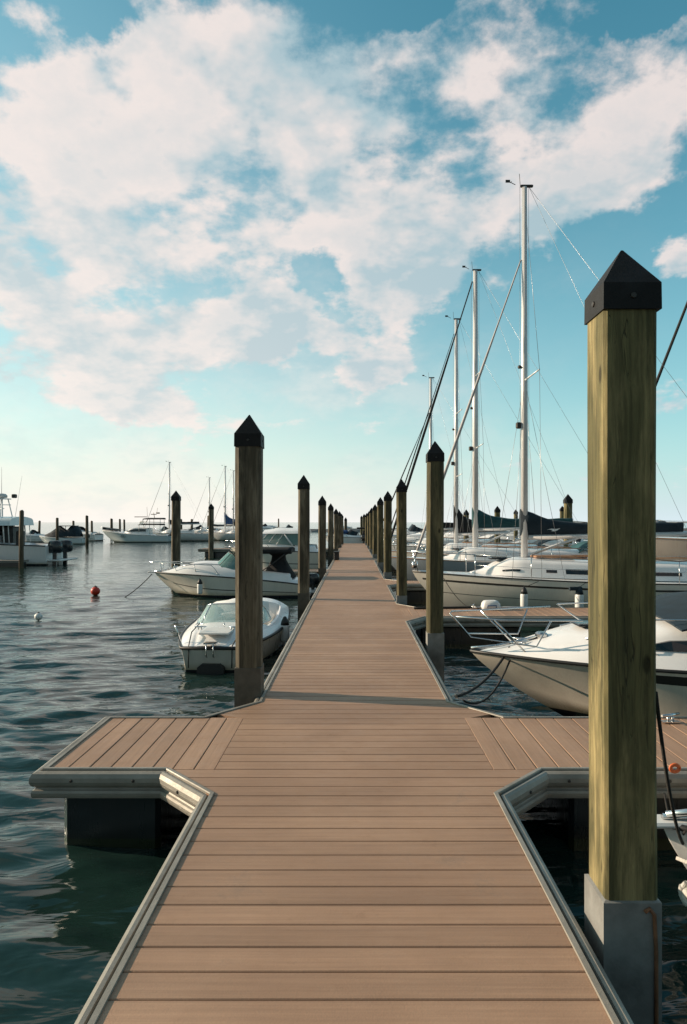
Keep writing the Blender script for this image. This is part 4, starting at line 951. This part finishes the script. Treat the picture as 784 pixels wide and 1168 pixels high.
# ---- yacht in the left distance
def yacht(label, loc, rz=math.pi, L=7.1):
    g = thing('sport_yacht', label, 'yacht', loc, rz); H = Hull(L, 2.3, 1.08, .74, .62, draft=.3, rake=1.3, stern=.9, p=2.3)
    obj('hull', H.mesh(), M['h_aqua'], g); obj('deck', H.deck(lambda t, u: (-.3 if .04 < t < .22 and abs(u) < .8 else .12 * (1 - u * u))), M['gel'], g); obj('rub_rail', H.rail(r=.025), M['gel2'], g)
    cb = obj('cabin', trunk(np.linspace(2.0, 4.9, 14), lambda x: (.85 * (.5 + .5 * sm(4.95, 3.8, x)), .75 * (.4 + .6 * sm(4.95, 3.8, x)), H.sheer(x / L), H.sheer(x / L) + .12 + .5 * sm(4.9, 3.4, x), .05)), M['gel'], g)
    m = MB()
    for sd in (1, -1): m.loft([[Vector((x, sd * (.83 * (.5 + .5 * sm(4.95, 3.8, x))), 1.0)), Vector((x, sd * (.80 * (.45 + .55 * sm(4.95, 3.8, x))), 1.02 + .22 * sm(4.5, 3.4, x))), Vector((x, sd * .5, 1.1)), Vector((x, sd * .5, 1.0))] for x in np.linspace(2.3, 4.4, 8)], True, True, False)
    obj('window', m, M['win'], cb)
    obj('hardtop', trunk(np.linspace(.7, 3.2, 8), lambda x: (.85, .8, 1.60, 1.68 - .08 * sm(2.6, 3.2, x), .06)), M['black'], g)
    obj('upper_top', trunk(np.linspace(.6, 2.7, 8), lambda x: (.80, .74, 2.12, 2.2 - .06 * sm(2.2, 2.7, x), .08)), M['black'], g)
    m = MB()
    for sd in (1, -1):
        for x, x2 in ((.8, .9), (1.9, 2.0), (3.0, 2.6)): m.tube([(x, sd * .8, .75), (x, sd * .8, 1.62)], .03, 6); m.tube([(x, sd * .78, 1.65), (x2 - .1, sd * .74, 2.14)], .025, 6)
        m.tube([(.7, sd * .78, 1.85), (2.9, sd * .78, 1.9)], .02, 6)
    m.tube([(.75, -.78, 1.6), (.75, .78, 1.6)], .02, 6); obj('top_frame', m, M['gel2'], g)
    m = sheet([[Vector((3.0 - .1 * k, y, 1.7 + .28 * k)) for y in np.linspace(-.7, .7, 5)] for k in (0, 1)], .02); obj('upper_screen', m, M['clear'], g)
    m = MB(); m.tube([(1.6, .0, 2.25), (1.7, 0, 2.75)], .03, 6); m.box((1.7, 0, 2.6), (.5, .5, .06), bev=.02); m.tube([(2.3, .2, 2.3), (2.35, .2, 3.3)], [.02, .012], 5); m.tube([(1.3, .3, 2.7), (1.2, .3, 3.2)], .015, 5); m.box((1.3, -.2, 2.72), (.35, .2, .12), bev=.02)
    obj('mast_gear', m, M['tan'], g)
    m = MB(); m.box((3.1, -.1, 2.36), (1.2, .5, .06), bev=.02); obj('folded_canvas', m, M['red'], g)
    m = MB(); m.loft([[Vector((x, y * .3, H.sheer(x / L) + .14 + zz * .22)) for y, zz in ((-1, 0), (-.8, .8), (0, 1), (.8, .8), (1, 0))] for x in (5.4, 5.7, 6.8, 7.0)], False, False, True); obj('dinghy_cover', m, M['black'], g)
    bow_rail(H, g, .5, .3)
    m = MB(); cu = bpy.data.curves.new('registration_letters', 'FONT'); cu.body = 'GLN'; cu.size = .34; cu.extrude = .004
    to = bpy.data.objects.new('registration_letters', cu); COL.objects.link(to); to.parent = g
    bpy.context.view_layer.update(); me = bpy.data.meshes.new_from_object(to); bpy.data.objects.remove(to); me.materials.clear(); me.materials.append(M['bolt'])
    to = bpy.data.objects.new('registration_letters', me); COL.objects.link(to); to.parent = g
    to.location = (L * .68, H.P(.62, .72, 1).y + .035, .46); to.rotation_euler = (R(90), 0, math.pi)
    outboard(g, -.3, .3, .6, .8); outboard(g, -.3, -.4, .6, .8); g.scale = (1, 1, 1.13)
    return g
yacht('white sport yacht with two stacked black tops and dark letters on its bow', (-19.4, 73.4, 0))

# ---- right foreground: bow of a small boat in the near slip
NB, NH = sport_cruiser('small white boat whose bow shows at the lower right edge beside the big pile', (1.60 + 4.0, 3.62, 0), math.pi, L=4.0, B=1.35, zb=.56, zm=.50, zs=.48, hm='h_white', crown=.10, ws_t=.5, ws_h=.25, rake=.45, rail_h=0, ports=False, draft=.2)
m = MB(); m.tube([(3.55, .12, .60), (3.75, .05, .645), (3.98, .0, .60)], .020, 8); m.tube([(3.75, .05, .645), (3.72, .05, .56)], .018, 8); obj('bow_chock', m, M['steel'], NB)
m = MB(); m.tube([(3.9, .10, .50), (3.5, .37, .42), (3.0, .55, .38)], .012, 6); m.tube([(3.95, .05, .40), (3.6, .30, .33), (3.0, .52, .28)], .010, 6); obj('bow_line', m, M['rope_w'], NB)
m = MB()
for k in range(5): m.tube([(3.90 + .03 * math.cos(a + k), .10 + .06 * math.sin(a) + .01 * k, .20 + .06 * math.cos(a) + .022 * k) for a in np.linspace(0, 5.5, 10)], .014, 6)
obj('rope_bundle', m, M['rope_w'], NB)
rope((1.186, 2.74, 1.45), at(779, 962, 3.45), 'dark rope running from the big pile down to the small boat at the lower right', .10, .008)
rope(at(758, 905, 4.40), at(782, 948, 3.5), 'frayed dark line hanging off the finger dock to the small boat', .12, .006)
m = MB(); c = at(769, 875.5, 4.40); m.tube([c + Vector((.032 * math.cos(a), -.012, .026 * math.sin(a))) for a in np.linspace(0, 6.2832, 17)], .008, 6); m.tube([c + Vector((.02 * math.cos(a), -.012, .016 * math.sin(a))) for a in np.linspace(0, 6.2832, 13)], .006, 6)
tag(obj('rope_ring', m, M['orange']), 'small orange ring coil hanging on the metal bumper right of the big pile', 'ring')
cleat_t = thing('dock_cleat', 'metal cleat on the far edge of the nearest finger dock right of the big pile', 'cleat', (2.52, 5.55, DECK + .008)); cleat(cleat_t, (0, 0, 0), .4, 1.3, 'horn'); m = MB(); m.box((0, 0, .004), (.14, .06, .008)); obj('base_plate', m, M['steel'], cleat_t)
cleat_t = thing('dock_cleat', 'cleat on the edge of the finger dock under the sailboat bow', 'cleat', (2.20, 12.85, DECK + .006)); cleat(cleat_t, (0, 0, 0), 1.2, 1.6, 'horn'); m = MB(); m.box((0, 0, .004), (.14, .08, .008)); obj('base_plate', m, M['steel'], cleat_t)
g = thing('dock_step_box', 'small rounded white box on the finger dock below the sailboat', 'box', (2.50, 12.75, DECK))
m = MB(); m.loft([[Vector((x * s_, y * s_, z_)) for x, y in ((-.16, -.09), (-.13, -.12), (.13, -.12), (.16, -.09), (.16, .09), (.13, .12), (-.13, .12), (-.16, .09))] for z_, s_ in ((0, 1.05), (.06, 1.03), (.12, .95), (.16, .75), (.17, .5))], True, True, True); obj('body', m, M['whiteb'], g)
m = MB(); m.tube([(-.08, -.13, .05), (-.08, -.15, .09), (.08, -.15, .09), (.08, -.13, .05)], .008, 6); obj('handle', m, M['blue'], g)
m = MB(); m.tube([(2.2, 12.86, DECK + .03), (3.6, 12.84, DECK + .03)], .012, 6); tag(obj('boat_pole', m, M['mast']), 'thin pale pole lying on the finger dock below the fenders', 'pole')

# ---- buoys
def buoy(px, py_w, r, mk, label):
    Y = EYE * FP / (py_w - HY); q = at(px, py_w, Y); g = thing('mooring_buoy', label, 'buoy', (q.x, Y, 0))
    m = MB(); m.ball((0, 0, r * .72), r, 20, .95); obj('ball', m, M[mk], g)
    m = MB(); m.tube([(-.4 * r, 0, r * 1.62), (0, 0, r * 1.85), (.4 * r, 0, r * 1.62)], r * .09, 6); m.cyl((0, 0, r * 1.55), r * .28, r * .14, 10); obj('eye', m, M['bolt'], g)
buoy(109, 678, .135, 'redb', 'round red mooring buoy floating in open water on the left')
buoy(44, 706.5, .085, 'whiteb', 'small white mooring buoy floating at the left near the red one')

# ---- background: small craft, all small in the picture
def small(px, wp, label, L=5, rz=math.pi, src=None, sc=1.0):
    Y = EYE * FP / (wp - HY); q = at(px, wp, Y)
    return dup(src, label, (q.x, Y, 0), rz, sc, 'small boats in the distance')
# covered dark boat left of the yacht
def covered(label, px, wp, L=4.4):
    Y = EYE * FP / (wp - HY); q = at(px, wp, Y); g = thing('covered_boat', label, 'boat', (q.x, Y, 0), math.pi)
    H = Hull(L, 1.7, .75, .6, .55, rake=.7); obj('hull', H.mesh(20, 8), M['h_aqua'], g); obj('deck', H.deck(lambda t, u: .1 * (1 - u * u), 20, 8), M['gel'], g)
    m = MB(); m.loft([[Vector((x, .75 * math.cos(a) * s_, .7 + hh * math.sin(a) ** .7)) for a in np.linspace(0, math.pi, 9)] for x, s_, hh in ((.3, .5, .3), (.6, 1, 1.0), (1.2, 1.0, 1.15), (1.7, 1, .6), (2.4, .9, 1.1), (3.2, .7, .5), (3.8, .3, .2))], False, False, True)
    obj('cover', m, M['navy'], g); m = MB(); m.box((1.6, 0, 1.75), (1.6, 1.3, .07), bev=.03)
    for sd in (1, -1): m.tube([(1.0, sd * .6, .7), (1.1, sd * .6, 1.75)], .03, 6); m.tube([(2.2, sd * .6, .7), (2.1, sd * .6, 1.75)], .03, 6)
    obj('canvas_top', m, M['navy'], g); outboard(g, -.2, 0, .6, .8); return g
covered('small boat under a dark blue cover between two posts on the left', 97, 620.5)
base, _ = sport_cruiser('tiny white cruiser just left of the yacht bow', (0, 0, 0), 0, L=5.2, B=1.9, zb=.95, zm=.8, zs=.7, hm='h_white', crown=.3, ws_h=.5, glass='win', rail_h=.3, group='small boats in the distance')
Y = EYE * FP / (617.0 - HY); base.location = (at(113, 617, Y).x, Y, 0); base.rotation_euler[2] = math.pi * .9
for (px, wp, lab, rz, sc) in [
  (60, 618, 'low pale boat right of the fishing boat stern', math.pi, .8), (203, 614, 'white boat just left of the lone pointed pile', .2, 1.1), (213, 616, 'small white cruiser just right of the lone pointed pile', math.pi, 1.0),
  (262, 614.5, 'white cruiser under the distant masts left of the large grey pile', math.pi * .95, 1.0), (288, 606.5, 'tiny white boat right behind the large grey pile', .3, 1.1), (312, 608, 'small white boat behind the hardtop cruiser', math.pi, 1.2),
  (352, 612, 'white boat glimpsed right of the sunlit edged pile', math.pi * 1.02, 1.1), (375, 606.5, 'tiny boat between the left walkway piles', .1, 1.0)]:
    small(px, wp, lab, rz=rz, src=base, sc=sc)
for (px, Y, lab, rz, sc) in [(560, 44, 'white cruiser seen under the teal sail boom', math.pi, 1.25), (520, 48, 'white boat seen behind the third mast', math.pi * .97, 1.2), (620, 40, 'white cruiser seen behind the navy sail cover', math.pi, 1.3),
  (655, 34, 'white cruiser close behind the cabin of the large sailboat', math.pi, 1.15), (590, 60, 'small white boat far behind between the two covered booms', .1, 1.3), (480, 58, 'small white boat far right of the walkway end', math.pi, 1.2),
  (700, 46, 'white boat far behind the big pile', math.pi, 1.3), (500, 42, 'low white boat left of the third mast', math.pi, 1.1), (770, 52, 'white cruiser at the far right edge of the picture', math.pi, 1.4)]:
    q = at(px, 600, Y); dup(base, lab, (q.x + 2.5, Y, 0), rz, sc, 'small boats in the distance')
# distant sailboats on the left
DS, _, _ = sailboat('distant sailboat with tallest mast beside the yacht stern', (0, 0, 0), L=7.5, B=2.2, mast_x=4.6, mast_top=8.8, mr=.085, cover='navy', stay=.02, staym='greyfurl', hm='h_white', near=False, windows=False, group='sailboats in the left distance')
Y = 78; q = at(193.5, 526, Y); DS.location = (q.x + 4.6, Y, 0)
for (px, top, Y, lab) in [(239, 545, 84, 'distant sailboat with shorter thin mast left of the blue covered one'), (266.5, 537, 80, 'distant sailboat with mast right against the large grey pile')]:
    q = at(px, top, Y); s = (q.z) / 8.8; dup(DS, lab, (q.x + 4.6 * s, Y, 0), math.pi, s, 'sailboats in the left distance')
q = at(257, 532, 82); s = 1.0
sailboat('distant sailboat with bright blue sail cover left of the large grey pile', (q.x + 4.6, 82, 0), L=7.5, B=2.2, mast_x=4.6, mast_top=q.z, mr=.085, cover='blue', stay=.02, hm='h_white', near=False, windows=False, boom_z=1.9, boom=2.6, cov_h=1.1, group='sailboats in the left distance')
# boat across the end of the walkway
EB, _ = sport_cruiser('white boat with blue canvas and dark outboard lying across the end of the walkway', (1.6, 54.2, 0), math.pi, L=3.9, B=1.6, zb=1.05, zm=.95, zs=.9, hm='h_white', crown=.2, ws_t=.5, ws_h=.4, glass='win', rail_h=.2)
m = MB(); m.box((.9, 0, 1.65), (1.0, 1.2, .12), bev=.04); m.box((.7, 0, 1.2), (.5, .8, .5), bev=.06); obj('canvas_top', m, M['black'], EB)
m = MB(); m.box((2.7, 0, 1.35), (1.3, 1.1, .3), bev=.1); obj('bow_cover', m, M['blue'], EB)
outboard(EB, .9, .95, .7, .9)
# things lying on or beside the walkway farther down
g = thing('dock_box', 'dark box on the left edge of the distant walkway', 'box', (-.74, 29.5, DECK)); m = MB(); m.box((0, 0, .16), (.22, .5, .30), bev=.02); obj('body', m, M['rubber'], g); m = MB(); m.box((0, 0, .335), (.25, .54, .05), bev=.02); obj('lid', m, M['rubber'], g)

# ---- distant breakwater and shore
m = MB(); xs = np.linspace(-35, 330, 160); rr = []
for x in xs:
    h = .75 + random.uniform(-.12, .12); w = 2 + random.uniform(-.3, .3)
    rr.append([Vector((x, 150 - w + x * .06, -.2)), Vector((x, 150 - w * .4 + x * .06, h)), Vector((x, 150 + w * .4 + x * .06, h)), Vector((x, 150 + w + x * .06, -.2))])
m.loft(rr, True, True, False); tag(obj('breakwater', m, M['stone']), 'long low grey breakwater across the horizon behind the marina', 'breakwater')
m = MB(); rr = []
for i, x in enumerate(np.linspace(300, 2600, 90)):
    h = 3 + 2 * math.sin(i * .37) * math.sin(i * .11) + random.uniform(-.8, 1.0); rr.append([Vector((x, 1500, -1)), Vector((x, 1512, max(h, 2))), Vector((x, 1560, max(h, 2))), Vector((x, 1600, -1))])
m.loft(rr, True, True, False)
o = obj('distant_shore', m, mat('far_shore_hazed', (.36, .38, .37), .9, var=.3, vscale=.02)); o['kind'] = 'structure'  # pale shore colour has the distance haze painted in
